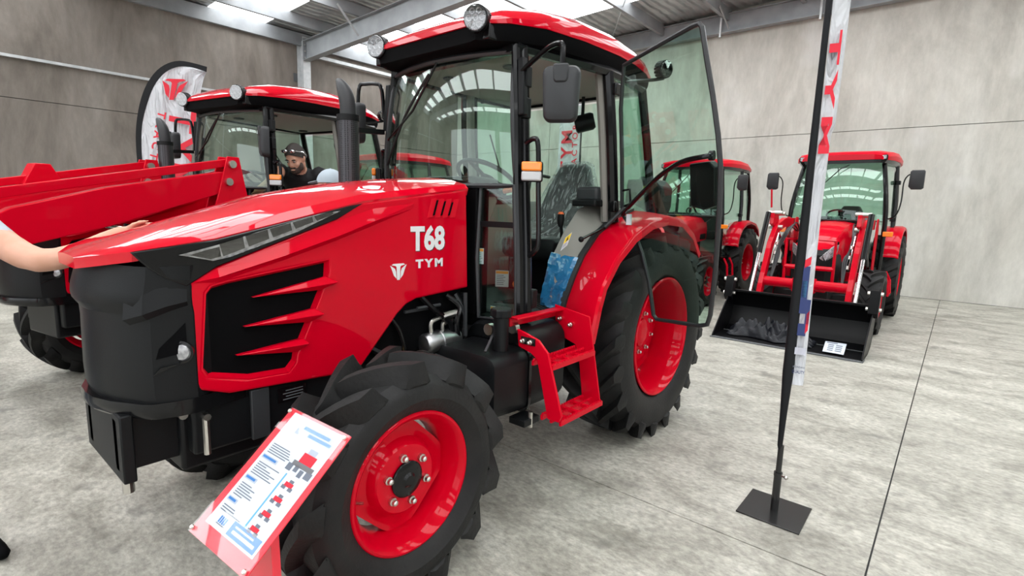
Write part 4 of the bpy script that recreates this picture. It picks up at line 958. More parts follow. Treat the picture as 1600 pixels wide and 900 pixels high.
# loader of the second tractor (arms run forward from the towers)
LF = lambda px, py, Y: U(px, py, 'Y', Y)
LOADER_PARTS = set(LEFT.children)
for s, yw in ((1, .60), (-1, -.60)):
    dz = 0
    tower = [(1.56, 1.86), (1.46, 1.86), (1.40, 1.55), (1.40, .95), (1.66, .95), (1.70, 1.40), (1.63, 1.62)]
    tw = MB().prism([Vector((x, yw+.05, z)) for x, z in tower], (0, .014, 0)).build('loader_tower', 'red_powdercoat', LEFT, bevel=.004)
    MB().prism([Vector((x, yw-.064, z)) for x, z in tower], (0, .014, 0)).build('tower_plate', 'red_powdercoat', tw, bevel=.004)
    MB().span((1.41, yw-.05, .95), (1.45, yw+.05, 1.5)).build('tower_web', 'red_powdercoat', tw)
    MB().span((1.40, min(yw, s*.25), .95), (1.66, max(yw, s*.25), 1.05)).build('mount_bracket', 'black_plastic', tw, bevel=.01)
    for x, z in ((1.53, 1.80), (1.565, 1.66)):
        MB().tube([(x, yw-.085, z), (x, yw+.09, z)], .03, 16).build('pivot_pin', 'zinc_bolt', tw)
    MB().loft([[Vector((x, yw+o, z+q)) for o, q in ((-.045, -hh/2), (.045, -hh/2), (.045, hh/2), (-.045, hh/2))] for x, z, hh in ((1.50, 1.68, .12), (1.62, 1.65, .17), (2.4, 1.45, .26), (2.9, 1.32, .24), (3.1, 1.22, .2), (3.5, .70, .16))]).build('loader_arm', 'red_powdercoat', LEFT, bevel=.006)
    MB().loft([[Vector((x, yw+o, z+q)) for o, q in ((-.03, -.03), (.03, -.03), (.03, .03), (-.03, .03))] for x, z in ((1.52, 1.815), (2.3, 1.655), (3.05, 1.50))]).build('levelling_link', 'red_powdercoat', LEFT, bevel=.004)
    MB().prism([Vector((x, yw-.07, z)) for x, z in ((2.18, 1.60), (2.26, 1.76), (2.36, 1.76), (2.46, 1.56))], (0, .14, 0)).build('link_bracket', 'red_powdercoat', LEFT, bevel=.006) if s < 0 else None
    MB().tube([(1.68, yw, 1.12), (2.3, yw, 1.30)], .04, 14).build('lift_cylinder', 'black_plastic', LEFT)
    MB().tube([(2.3, yw, 1.30), (2.7, yw, 1.40)], .022, 12).build('cylinder_rod', 'chrome', LEFT)
MB().tube([(3.15, -.6, 1.15), (3.15, .6, 1.15)], .055, 14).build('loader_cross_tube', 'red_powdercoat', LEFT)
for o in LEFT.children:
    if o not in LOADER_PARTS: o.location.x += .12
for o in LEFT.children:
    if o.name.split('.')[0] == 'mirror' and sum(v.co.y for v in o.data.vertices) > 0:      # folded against the pillar
        o.matrix_basis = Matrix.Translation((1.29, .60, 2.02)) @ Matrix.Rotation(math.radians(-58), 4, 'Z') @ Matrix.Translation((-1.25, -.82, -2.045))
        for ch in list(o.children):
            if ch.name.split('.')[0] in ('mirror_arm', 'mirror_mount'): bpy.data.objects.remove(ch)
# leaflet tucked at the bonnet edge
lf = MB().prism([(0, 0, 0), (.21, 0, 0), (.21, .29, .0), (0, .29, 0)], (0, 0, .002)).build('leaflet', 'paper', smooth=False)
lf.location = LEFT.matrix_basis @ Vector((1.42, .20, 1.70)); lf.rotation_euler = (math.radians(12), math.radians(-10), math.radians(25)); tag(lf, 'loose white leaflet lying on the bonnet of the loader tractor', 'leaflet')

# ================================================================== COMPACT CAB TRACTORS
CF = dict(tyre=tyre_mesh(.43, .27, .246, 14, .04, math.radians(24), .04, .055, .415, .2), rim=rim_mesh(.245, .21), disc=disc_mesh(.21, [(.30, -.05), (.5, -.05), (.6, -.06), (.7, -.085), (1., -.09)], 4, .15), cap=FW['cap'])
CR = dict(tyre=tyre_mesh(.64, .40, .351, 18, .05, math.radians(16), .06, .085, .62, .1), rim=rim_mesh(.35, .34), disc=disc_mesh(.30, [(.28, -.15), (.5, -.155), (.6, -.17), (.75, -.20), (1., -.205)], 8, .06), cap=MB().lathe([(.09, -.15), (.09, -.135), (.07, -.125), (.001, -.12)], (0, 0, 0), 'Y', 28).mesh('hub_cap', 'red_paint'))
def compact(label, loc, rz=0., loader_on=False, group=None):
    T = thing('compact_tractor', label, 'tractor', loc, rz, group)
    fx = 1.85
    for s in (1, -1):
        add_wheel(T, CF, fx, .735, .415, s, .21, 6, .085, -.052)
        add_wheel(T, CR, 0, .775, .62, s, .34, 8, .12, -.152)
    MB().beam((fx, -.55, .42), (fx, .55, .42), .12, .13).build('front_axle', 'cast_iron', T, bevel=.02)
    MB().beam((0, -.55, .62), (0, .55, .62), .2, .2).build('rear_axle', 'cast_iron', T, bevel=.03)
    MB().span((-.3, -.2, .42), (2.2, .2, .72)).build('chassis', 'cast_iron', T, bevel=.02)
    MB().span((1.05, -.25, .68), (2.25, .25, 1.2)).build('engine_bay', 'black_matt', T, bevel=.02)
    # bonnet
    rg = []
    for X, hw, zl, zt in ((.98, .31, 1.05, 1.46), (1.3, .31, 1.02, 1.445), (1.7, .30, .98, 1.40), (2.05, .285, .93, 1.31), (2.28, .25, .92, 1.19), (2.37, .19, .95, 1.09)):
        half = [(hw*1.0, zl), (hw*1.03, zl+(zt-zl)*.45), (hw*.96, zl+(zt-zl)*.78), (hw*.78, zl+(zt-zl)*.95), (hw*.4, zt), (0, zt+.008)]
        rg.append([Vector((X, y, z)) for y, z in half]+[Vector((X, -y, z)) for y, z in half[-2::-1]])
    hood = MB().loft(rg).build('bonnet', 'red_paint', T, angle=30)
    rg = []
    for X, hw, zl, zt in ((2.0, .288, .66, 1.10), (2.25, .268, .62, 1.14), (2.36, .235, .60, 1.10), (2.42, .16, .62, 1.02)):
        rg.append([Vector((X, y, z)) for y, z in ((hw*.9, zl), (hw, zl+.1), (hw, zt-.1), (hw*.7, zt), (-hw*.7, zt), (-hw, zt-.1), (-hw, zl+.1), (-hw*.9, zl))])
    MB().loft(rg).build('front_grille', 'black_plastic', T, angle=30)
    for s in (1, -1):
        hl = [Vector((2.405, s*.07, .98)), Vector((2.36, s*.21, 1.14)), Vector((2.27, s*.262, 1.16)), Vector((2.32, s*.252, 1.04)), Vector((2.395, s*.14, .92))]
        MB().prism(hl, (.025, s*.012, .01)).build('headlamp', 'lamp_reflector', T, bevel=.01)
        MB().span((1.02, s*.312-.004, 1.06), (1.28, s*.312+.004, 1.16)).build('side_vent', 'black_matt', T)
    emblem('badge', (2.425, 0, .93), (0, 1, 0), (-.1, 0, 1), .05, 'white_decal', T)
    # cab
    for s in (1, -1):
        for nm, pts, r in (('pillar', [(.98, s*.50, 2.30), (1.08, s*.575, 1.85), (1.10, s*.61, 1.45), (1.05, s*.60, .75)], .03), ('pillar', [(.2, s*.585, 2.30), (.16, s*.62, 1.7), (.18, s*.62, 1.35)], .032), ('pillar', [(-.28, s*.55, 2.30), (-.42, s*.58, 1.8), (-.45, s*.58, 1.35)], .032), ('roof_rail', [(.98, s*.50, 2.30), (.2, s*.585, 2.31), (-.28, s*.55, 2.30)], .03), ('sill', [(1.05, s*.60, .76), (.55, s*.60, .76)], .03)):
            MB().tube(smoothpath(pts, 3), r, 8).build(nm, 'black_gloss', T)
        MB().prism([Vector(p) for p in ((.96, s*.505, 2.28), (.22, s*.585, 2.28), (.18, s*.62, 1.42), (.55, s*.615, .82), (1.03, s*.60, .80), (1.08, s*.61, 1.45), (1.06, s*.57, 1.87))], (0, s*.005, 0)).build('door_glass', 'cab_glass', T, smooth=False)
        MB().prism([Vector(p) for p in ((.17, s*.585, 2.28), (-.27, s*.555, 2.28), (-.43, s*.58, 1.40), (.14, s*.62, 1.40))], (0, s*.005, 0)).build('side_glass', 'cab_glass', T, smooth=False)
        for zz in (2.05, 1.5): MB().span((.15, s*.60, zz-.03), (.25, s*.66, zz+.03)).build('door_hinge', 'black_plastic', T, bevel=.008)
        MB().tube([(1.0, s*.62, 1.30), (.90, s*.655, 1.30), (.88, s*.62, 1.30)], .012, 6).build('door_handle', 'black_plastic', T)
        FPc = [(.70, .95), (.66, 1.1), (.5, 1.27), (.28, 1.36), (.0, 1.39), (-.3, 1.35), (-.5, 1.24), (-.58, 1.12)]
        rg = []
        for x, z in FPc:
            a = Vector((x, 0, z-.62)).normalized()
            rg.append([Vector((x, s*y, z))+a*d for y, d in ((.55, .01), (.74, .012), (.785, -.01), (.785, -.05), (.778, -.05), (.735, .0), (.55, -.002))])
        MB().loft(rg).build('fender', 'red_paint', T, angle=40)
        MB().prism([Vector((x, s*.565, z-.01)) for x, z in FPc]+[Vector((-.5, s*.565, .7)), Vector((.65, s*.565, .7))], (0, s*.01, 0)).build('inner_wall', 'black_matt', T, smooth=False)
        # step rail and lower step
        MB().tube([(.98, s*.66, .74), (.98, s*.72, .62), (.98, s*.74, .42), (.70, s*.74, .42), (.70, s*.72, .62), (.70, s*.66, .74)], .018, 8).build('step_rail', 'red_powdercoat', T)
        MB().span((.70, s*.68, .41), (.98, s*.76, .43)).build('step_tread', 'black_plastic', T)
        # mirror
        MB().tube(smoothpath([(1.06, s*.62, 1.50), (1.09, s*.72, 1.56), (1.09, s*.76, 1.75), (1.09, s*.76, 2.0), (1.10, s*.80, 2.1), (1.10, s*.86, 2.12)], 4), .009, 6).build('mirror_arm', 'black_gloss', T)
        m = Vector((1.12, s*.90, 2.04))
        rg = []
        for dx, k in ((-.03, .9), (0, 1), (.03, .93), (.045, .7)):
            rg.append([m+Vector((dx, a*k, b*k)) for a, b in ((.07, .13), (-.06, .13), (-.08, .11), (-.085, -.09), (-.05, -.13), (.06, -.13), (.085, -.11), (.085, .11))])
        MB().loft(rg).build('mirror', 'grey_plastic', T, angle=40)
        ind = MB().span((1.09, s*.60, 1.26), (1.13, s*.72, 1.33)).build('indicator', 'amber_lens', T, bevel=.008)
        MB().span((1.05, s*.55, 2.315), (1.16, s*.40, 2.385)).build('roof_lamp', 'black_plastic', T, bevel=.01)
        MB().span((1.155, s*.535, 2.325), (1.168, s*.415, 2.375)).build('roof_lamp_lens', 'lamp_reflector', T, bevel=.004)
    # windscreen
    rg = []
    for off in (0, .006):
        r_ = []
        for (z, hy, x0) in ((1.47, .59, 1.10), (1.87, .555, 1.085), (2.29, .49, .985)): r_.append((z, hy, x0-off))
        rg.append(r_)
    vs = []; fs = []; n_ = 11
    for off in rg:
        for z, hy, x0 in off:
            for i in range(n_):
                u = -1+2*i/(n_-1); vs.append(Vector((x0+.07*(1-u*u), u*hy, z)))
    for j in range(2):
        for i in range(n_-1):
            a = j*n_+i; fs += [(a, a+1, a+n_+1, a+n_), (a+3*n_, a+3*n_+n_, a+3*n_+n_+1, a+3*n_+1)]
    bd = list(range(n_))+[n_*2-1]+[2*n_+i for i in range(n_-1, -1, -1)]+[n_]
    for i in range(len(bd)): a, b_ = bd[i], bd[(i+1) % len(bd)]; fs.append((a, a+3*n_, b_+3*n_, b_))
    g = MB().add(vs, fs).build('windscreen', 'cab_glass', T, angle=60)
    MB().tube([vs[i]+Vector((.003, 0, 0)) for i in bd], .013, 6, closed=True).build('seal', 'rubber_seal', g)
    MB().tube([(1.12, .1, 2.26), (1.16, .0, 2.2), (1.175, -.32, 1.85)], .007, 6).build('wiper', 'black_gloss', T)
    MB().prism([(-.29, -.53, 2.27), (-.29, .53, 2.27), (-.45, .56, 1.4), (-.45, -.56, 1.4)], (-.005, 0, 0)).build('rear_glass', 'cab_glass', T, smooth=False)
    MB().span((.2, -.57, .72), (1.05, .57, .78)).build('cab_floor', 'floor_mat', T)
    MB().span((-.42, -.55, .75), (.2, .55, 1.12)).build('rear_wall', 'interior_grey', T, bevel=.02)
    MB().loft([[Vector((x, y, z)) for x, y in ((.80, -wy), (1.08, -wy*1.3), (1.08, wy*1.3), (.80, wy))] for z, wy in ((.8, .15), (1.3, .17), (1.46, .36), (1.52, .30))]).build('dash', 'black_plastic', T, bevel=.02)
    t_ = Matrix.Rotation(math.radians(-35), 3, 'Y'); c0 = Vector((.72, 0, 1.52))
    sw = MB().tube([c0+t_ @ Vector((.18*math.cos(2*PI*k/24), .18*math.sin(2*PI*k/24), 0)) for k in range(24)], .014, 6, closed=True).build('steering_wheel', 'black_plastic', T)
    MB().beam(c0+t_ @ Vector((-.17, 0, 0)), c0+t_ @ Vector((.17, 0, 0)), .03, .012).tube([c0, (.86, 0, 1.40)], .03, 8).build('wheel_spoke', 'black_plastic', sw)
    seat = MB().loft([[Vector((x, y*wy, z)) for x, y in ((-.2, -1), (.28, -1), (.32, 0), (.28, 1), (-.2, 1))] for z, wy in ((1.02, .2), (1.08, .24), (1.18, .22))]).build('seat', 'black_plastic', T, bevel=.02)
    MB().loft([[Vector((xo+x, y*wy, z)) for x, y in ((-.05, -1), (.06, -.9), (.06, .9), (-.05, 1))] for z, xo, wy in ((1.15, -.15, .2), (1.4, -.2, .22), (1.62, -.25, .17), (1.7, -.27, .12))]).build('backrest', 'black_plastic', seat, bevel=.02)
    MB().prism([(1.0, -.49, 2.285), (1.0, .49, 2.285), (.2, .57, 2.295), (-.28, .54, 2.285), (-.28, -.54, 2.285), (.2, -.57, 2.295)], (0, 0, .02)).build('headliner', 'headliner', T, smooth=False)
    # roof
    rg = []; RSc = [(1.17, .50, 2.32, 2.40), (1.12, .56, 2.315, 2.43), (.9, .62, 2.32, 2.465), (.4, .645, 2.33, 2.49), (-.1, .63, 2.33, 2.475), (-.38, .58, 2.32, 2.43), (-.46, .52, 2.315, 2.37)]
    for X, hw, zl, zt in RSc:
        half = [(hw, zl), (hw*1.005, zl+(zt-zl)*.4), (hw*.94, zl+(zt-zl)*.8), (hw*.7, zt), (0, zt+.006)]
        rg.append([Vector((X, y, z)) for y, z in half]+[Vector((X, -y, z)) for y, z in half[-2::-1]])
    rf = MB().loft(rg).build('roof', 'red_paint', T, angle=30)
    MB().loft([[Vector((X, y*hw, z)) for y, z in ((.97, zl+.004), (.92, 2.275), (-.92, 2.275), (-.97, zl+.004))] for X, hw, zl, zt in RSc]).build('roof_skirt', 'black_gloss', rf, angle=30)
    if loader_on:
        for s in (1, -1):
            y = s*.50
            tw = [(1.25, .62), (1.25, 1.35), (1.32, 1.50), (1.46, 1.50), (1.50, 1.30), (1.48, .62)]
            t1 = MB().prism([Vector((x, y+.05, z)) for x, z in tw], (0, .012, 0)).build('loader_tower', 'red_powdercoat', T, bevel=.003)
            MB().prism([Vector((x, y-.062, z)) for x, z in tw], (0, .012, 0)).build('tower_plate', 'red_powdercoat', t1, bevel=.003)
            MB().span((1.28, min(s*.2, y), .62), (1.46, max(s*.2, y), .74)).build('mount_bracket', 'red_powdercoat', t1)
            MB().loft([[Vector((x, y+o, z))+n2*q for o, q in ((-.03, -.065), (.03, -.065), (.03, .065), (-.03, .065))] for x, z, n2 in ((1.38, 1.42, Vector((0, 0, 1))), (1.9, 1.42, Vector((.1, 0, 1))), (2.28, 1.34, Vector((.5, 0, .8))), (2.50, 1.12, Vector((.8, 0, .5))), (2.74, .62, Vector((.85, 0, .5))), (2.82, .42, Vector((.85, 0, .4))))]).build('loader_arm', 'red_powdercoat', T, bevel=.004)
            MB().prism([Vector((x, y-.055, z)) for x, z in ((2.14, 1.44), (2.2, 1.55), (2.40, 1.57), (2.43, 1.40), (2.3, 1.36))], (0, .05, 0)).build('knee_bracket', 'red_powdercoat', T, bevel=.004)
            for (x, z) in ((2.38, 1.55), (2.22, 1.54), (2.3, 1.36)): MB().tube([(x, y-.085, z), (x, y+.085, z)], .026, 12).build('pivot_pin', 'zinc_bolt', T)
            yo = y+s*.085
            MB().tube([(2.40, yo, 1.55), (2.66, yo, 1.02)], .034, 14).build('bucket_cylinder', 'black_gloss', T)
            MB().tube([(2.66, yo, 1.02), (2.93, yo, .47)], .021, 12).build('cylinder_rod', 'chrome', T)
            MB().tube([(1.42, y, .80), (1.9, y, 1.12)], .034, 12).build('lift_cylinder', 'black_gloss', T)
            MB().tube([(1.9, y, 1.12), (2.25, y, 1.34)], .021, 12).build('lift_rod', 'chrome', T)
            yi = y-s*.09
            for k in range(3): MB().tube(smoothpath([(1.5, yi-s*.02*k, 1.30), (1.9, yi-s*.03*k, 1.36+.03*k), (2.32, yi, 1.22-.05*k), (2.55, yi-s*.02*k, .98), (2.72, yi, .62)], 4), .011, 6).build('hose', 'rubber_seal', T)
            MB().tube([(2.36, yi+s*.03, 1.28), (2.62, yi+s*.03, .88)], .008, 6).build('steel_pipe', 'chrome', T)
            for k in range(3): MB().tube([(2.44+.07*k, yi+s*.02, 1.16-.12*k), (2.46+.07*k, yi+s*.02, 1.12-.12*k)], .018, 8).build('pipe_coupling', 'zinc_bolt', T)
        MB().tube([(2.30, -.58, 1.62), (2.36, -.585, 1.86)], .012, 8).build('level_rod', 'red_powdercoat', T)
        MB().tube([(2.72, -.50, .66), (2.72, .50, .66)], .062, 18).build('cross_tube', 'red_powdercoat', T)
        MB().span((2.66, -.13, .56), (2.78, .13, .74)).build('tube_bracket', 'red_powdercoat', T, bevel=.01)
        # brush guard
        gd = MB().tube([(2.52, -.29, .60), (2.55, -.29, 1.22), (2.55, .27, 1.22), (2.52, .27, .60)], .021, 8).build('brush_guard', 'red_powdercoat', T)
        for z in (.86,): MB().tube([(2.53, -.29, z), (2.53, .27, z)], .03, 8).build('guard_bar', 'red_powdercoat', gd)
        MB().span((2.1, -.2, .56), (2.54, .2, .62)).build('guard_mount', 'red_powdercoat', gd)
        # bucket
        yb0, yb1 = -.79, .80
        prof = [(3.62, .0), (3.20, .012), (3.02, .06), (2.93, .17), (2.90, .32), (2.94, .45), (3.02, .53)]
        th = [(x-.012, z-.0 if i == 0 else z-.012*(i < 3)) for i, (x, z) in enumerate(prof)]
        inner = [(3.60, .016), (3.20, .03), (3.035, .075), (2.95, .18), (2.92, .32), (2.96, .44), (3.03, .515)]
        bk = MB().prism([Vector((x, yb0, z)) for x, z in prof+inner[::-1]], (0, yb1-yb0, 0)).build('bucket', 'bucket_black', T, angle=30)
        for y in (yb0, yb1-.014):
            MB().prism([Vector((x, y, z)) for x, z in ((3.62, 0), (3.62, .03), (3.30, .33), (3.05, .535), (2.93, .45), (2.89, .32), (2.92, .16), (3.02, .05), (3.2, .0))], (0, .014, 0)).build('bucket_side', 'bucket_black', bk, bevel=.003)
            e = MB().prism([Vector((x, y-.045, z)) for x, z in ((3.10, .40), (3.02, .56), (3.03, .70), (3.11, .72), (3.14, .60), (3.16, .46))], (0, .10, 0)).build('bucket_ear', 'bucket_black', bk, bevel=.006)
            for z in (.68, .50): MB().tube([(3.09, y-.07, z), (3.09, y+.08, z)], .022, 10).build('ear_pin', 'zinc_bolt', bk)
        MB().span((3.00, yb0, .515), (3.06, yb1, .545)).build('bucket_lip', 'bucket_black', bk, bevel=.006)
        MB().span((3.50, yb0-.01, -.0), (3.66, yb1+.01, .012)).build('cutting_edge', 'steel_dark', bk, bevel=.002)
        MB().span((3.22, yb0+.02, .030), (3.24, yb1-.02, .036)).build('weld_bead', 'steel_dark', bk)
        for y in (-.5, .5): MB().prism([Vector((x, y-.08, z)) for x, z in ((2.895, .20), (2.80, .28), (2.82, .44), (2.885, .44))], (0, .16, 0)).build('bucket_hitch', 'red_powdercoat', bk, bevel=.006)
    return T
RX, RY = -6.82, .885
RIGHT = compact('red compact cab tractor with black front bucket on the floor, by the back wall', (RX, RY, 0), 0, True)
MID = compact('red compact cab tractor without a loader, seen past the open glass door', (-7.12, -1.46, 0))
THIRD = compact('small red cab tractor seen through the windscreen, beside the left wall', (-3.75, -6.25, 0))
# tarp heap in the bucket
rnd = random.Random(11)
def tarp(x0, x1, y0, y1, z0, h, nx, ny):
    top = []
    for j in range(ny+1):
        for i in range(nx+1):
            u = i/nx; v = j/ny; e = (math.sin(PI*u)**.6)*(math.sin(PI*v)**.45)
            hgt = h*e*(.62+.25*math.sin(v*11+2*math.sin(u*5))+.18*math.sin(v*31+u*17)+.12*math.sin(v*57-u*23))
            hgt *= (1 if v < .45 else .78)
            wob = .02*math.sin(9*v+3*u)+.015*math.sin(23*v)
            top.append(Vector((x0+(x1-x0)*u+wob+.03*math.sin(v*14), y0+(y1-y0)*v+.012*math.sin(u*20), z0+max(hgt, .004))))
    n1 = (nx+1)*(ny+1); fs = []
    for j in range(ny):
        for i in range(nx): a = j*(nx+1)+i; fs.append((a, a+1, a+nx+2, a+nx+1))
    bot = [Vector((p.x, p.y, z0)) for p in top]
    fs += [tuple(n1+k for k in f)[::-1] for f in fs]
    bd = list(range(nx+1))+[(nx+1)*j+nx for j in range(1, ny+1)]+[(nx+1)*ny+i for i in range(nx-1, -1, -1)]+[(nx+1)*j for j in range(ny-1, 0, -1)]
    for i in range(len(bd)): a, b_ = bd[i], bd[(i+1) % len(bd)]; fs.append((a, n1+a, n1+b_, b_))
    return MB().add(top+bot, fs)
tp = tarp(-3.72, -3.36, .22, 1.17, .032, .27, 26, 70).build('tarpaulin', 'tarp_black', angle=70); tag(tp, 'crumpled black tarpaulin lying inside the loader bucket', 'tarpaulin')
# printed card on the bucket floor
cardP = [Vector((-3.56, 1.275, .036)), Vector((-3.52, 1.50, .036)), Vector((-3.30, 1.50, .036)), Vector((-3.32, 1.275, .036))]
cardP = [U(1289, 541, 'X', -3.55), U(1322, 546, 'X', -3.55), U(1317, 563, 'X', -3.25), U(1284, 557, 'X', -3.25)]
mz = min(p.z for p in cardP)
cardP = [p+Vector((0, 0, max(0, .036-mz))) for p in cardP]
cn = (cardP[1]-cardP[0]).cross(cardP[3]-cardP[0]).normalized()
if cn.z < 0: cn = -cn
cb = thing('info_card', 'white printed card lying on the black bucket floor', 'card', cardP[3])
loc_ = lambda p: p-cardP[3]
MB().prism([loc_(p) for p in cardP], cn*.003).build('sheet', 'paper', cb, smooth=False)
def onq(u, v): return cardP[0].lerp(cardP[1], u).lerp(cardP[3].lerp(cardP[2], u), v)-cardP[3]
def quad(u0, u1, v0, v1, name, m): return MB().prism([onq(a, b)+cn*.003 for a, b in ((u0, v0), (u1, v0), (u1, v1), (u0, v1))], cn*.001).build(name, m, cb, smooth=False)
quad(.08, .6, .06, .14, 'heading', 'paper_ink')
for r_ in range(4):
    quad(.18, .45, .25+.17*r_, .33+.17*r_, 'print', 'paper_ink'); quad(.55, .85, .25+.17*r_, .33+.17*r_, 'print', 'paper_ink')

# ================================================================== FLAGS
_h = Vector((-.643, .766, 0))
def on_plane(P0, n):
    def D(px, py):
        d = _f+_r*((px-800)/FPX)-_u*((py-450)/FPX); return CAM+d*((P0-CAM).dot(n)/d.dot(n))
    return D
def plate_base(name, T, wd, z=.008):
    return MB().span((-wd/2, -wd/2, 0), (wd/2, wd/2, z)).build(name, 'steel_plate_black', T, bevel=.002)
# tall flag by the open door, seen nearly edge-on
FP0 = Vector((.50, 1.745, 0))
F1 = thing('feather_flag', 'tall white feather flag on black pole and square steel base plate', 'flag', FP0)
plate_base('base_plate', F1, .295)
MB().tube([(0, 0, .008), (0, 0, .20)], .019, 14).build('spigot', 'steel_plate_black', F1)
MB().tube([(0, 0, .18), (.0, 0, .36)], .014, 12).tube([(0, 0, .195), (0, 0, .215)], .021, 12).build('pole', 'steel_plate_black', F1)
MB().tube([(.0, 0, .205), (.015, .035, .205)], .006, 8).ball((.017, .04, .205), .011, 8, 6).build('clamp_knob', 'zinc_bolt', F1)
Rr = Vector((-.19, .98, 0)); Aw = Vector((-.98, -.19, 0))
rg = []
for z, wd in ((.345, .018), (.36, .024), (.55, .034), (.75, .05), (1.1, .046), (1.6, .036), (2.2, .028), (3.0, .026), (3.6, .024)):
    c0 = Vector((0, 0, z))-Rr*.006
    rg.append([c0+Rr*(wd/2*math.cos(2*PI*k/10))+Aw*(.016*math.sin(2*PI*k/10)) for k in range(10)])
MB().loft(rg).build('pole_sleeve', 'flag_black', F1, angle=60)
def fabric_mesh(secs, th=.002):
    """secs: rows of points; thin closed sheet"""
    n = len(secs[0]); vs = [p for r in secs for p in r]; N = len(vs); fs = []
    nr = (secs[0][1]-secs[0][0]).cross(secs[1][0]-secs[0][0]).normalized()*th
    for j in range(len(secs)-1):
        for i in range(n-1): a = j*n+i; fs.append((a, a+1, a+n+1, a+n)); fs.append((N+a, N+a+n, N+a+n+1, N+a+1))
    bd = list(range(n))+[j*n+n-1 for j in range(1, len(secs))]+[(len(secs)-1)*n+i for i in range(n-2, -1, -1)]+[j*n for j in range(len(secs)-2, 0, -1)]
    for i in range(len(bd)): a, b_ = bd[i], bd[(i+1) % len(bd)]; fs.append((a, N+a, N+b_, b_))
    return MB().add(vs+[p+nr for p in vs], fs)
secs = []
for k in range(60):
    z = .685+(3.55-.685)*k/59
    wv = .006*math.sin(z*9)+.004*math.sin(z*23)
    e = .060+.004*math.sin(z*3.1)+(.012 if z > 1.9 else 0)
    secs.append([Vector((0, 0, z))+Rr*a+Aw*b_ for a, b_ in ((.010, .004), (.030+wv*.3, .012+wv), (.048, .010-wv), (e, .02), (e+.004, .10), (e-.012, .2), (e-.004+wv, .32), (e-.02, .43))])
fb = fabric_mesh(secs).build('banner', 'flag_white', F1, angle=70)
fo = Aw*-.010
def bandF(z0, z1, a0, a1, m, name='artwork', sk=0.): 
    return MB().prism([Vector((0, 0, z))+Rr*a+fo for a, z in ((a0, z0), (a1, z0+sk), (a1, z1+sk), (a0, z1))], Aw*.002).build(name, m, fb, smooth=False)
for (s_, z, hgt) in (('T', 1.72, .2), ('Y', 1.56, .17), ('M', 2.06, .16)): pass
text('flag_lettering', 'TYM', .058, Vector((0, 0, 2.34))+Rr*.036+fo, (0, 0, -1), Rr, 'flag_red', fb, .001, .002, 1.35, xscale=4.0)
bandF(1.05, 1.28, .012, .040, 'flag_navy'); bandF(1.13, 1.21, .014, .034, 'flag_blue'); bandF(1.27, 1.31, .015, .04, 'flag_red', sk=.02)
bandF(1.0, 1.12, .04, .058, 'flag_navy'); bandF(.95, 1.05, .046, .058, 'flag_red', sk=.02); bandF(.94, 1.0, .014, .05, 'flag_navy')
bandF(.845, .88, .012, .060, 'flag_grey')
text('flag_lettering', 'KOREAN', .0125, Vector((0, 0, .782))+Rr*.037+fo, Rr, (0, 0, 1), 'paper_ink', fb, .0006, .0002, align='CENTER')
text('flag_lettering', 'QUALITY', .021, Vector((0, 0, .757))+Rr*.037+fo, Rr, (0, 0, 1), 'flag_navy', fb, .0006, .0002, align='CENTER', xscale=.62)

# feather flag behind the loader tractor
P0 = U(215, 250, 'Y', -5.3); nrm = _h.cross(Vector((0, 0, 1)))
D = on_plane(P0, nrm)
base = Vector((D(214, 250).x, D(214, 250).y, 0))
F2 = thing('feather_flag', 'white feather flag with red badge and curved black edge behind the loader tractor', 'flag', base)
LL = lambda px, py: D(px, py)-base
outer = [(214, 250), (212, 215), (214, 185), (220, 155), (230, 130), (245, 110), (262, 99), (280, 95), (300, 98), (322, 104)]
inner = [(222, 250), (221, 215), (223, 185), (230, 158), (240, 135), (254, 117), (268, 107), (283, 103), (300, 105), (321, 112)]
O = [Vector((LL(214, 250).x, LL(214, 250).y, .5))]+[LL(*p) for p in smoothpath([(a, b, 0) for a, b in outer], 3) for p in [(p.x, p.y)]]
I = [Vector((LL(222, 250).x, LL(222, 250).y, .5))]+[LL(*p) for p in smoothpath([(a, b, 0) for a, b in inner], 3) for p in [(p.x, p.y)]]
MB().loft([[o, i_, i_-nrm*.02, o-nrm*.02] for o, i_ in zip(O, I)]).build('edge_sleeve', 'flag_black', F2, angle=60)
secs = []
NI = len(I)
for j in range(NI):
    a = I[j]; b_ = LL(321, 112) if j == NI-1 else None
    # point on the free edge at a matching height
    t = j/(NI-1)
    fr_px = (296+25*t**2.2, 300-188*t)
    e = LL(*fr_px)
    if j == 0: e = Vector((LL(288, 300).x, LL(288, 300).y, .55))
    row = [a.lerp(e, k/8)+nrm*(.02*math.sin(k*1.6+j*.5)*(1 if 0 < k < 8 else .3))-nrm*.008 for k in range(9)]
    secs.append(row)
fb2 = fabric_mesh(secs).build('banner', 'flag_white', F2, angle=70)
hd = -nrm if nrm.dot(CAM-base) < 0 else nrm
lift = hd*.035
emblem('badge', LL(275, 137)+lift, _h, LL(281, 120)-LL(275, 150), (LL(295, 137)-LL(275, 137)).length, 'flag_red', fb2, .003)
dn = LL(283, 250)-LL(290, 180)
text('flag_lettering', 'TYM', .42, LL(287, 172)+lift, dn, _h, 'flag_red', fb2, .002, .012, 1.25)
text('flag_lettering', 'TRACTORS', .13, LL(256, 175)+lift, LL(240, 250)-LL(254, 175), _h, 'flag_red', fb2, .002, .003, 1.6)
plate_base('base_plate', F2, .4)
MB().tube([(0, 0, .008), (0, 0, .6)], .02, 10).build('pole', 'flag_black', F2)
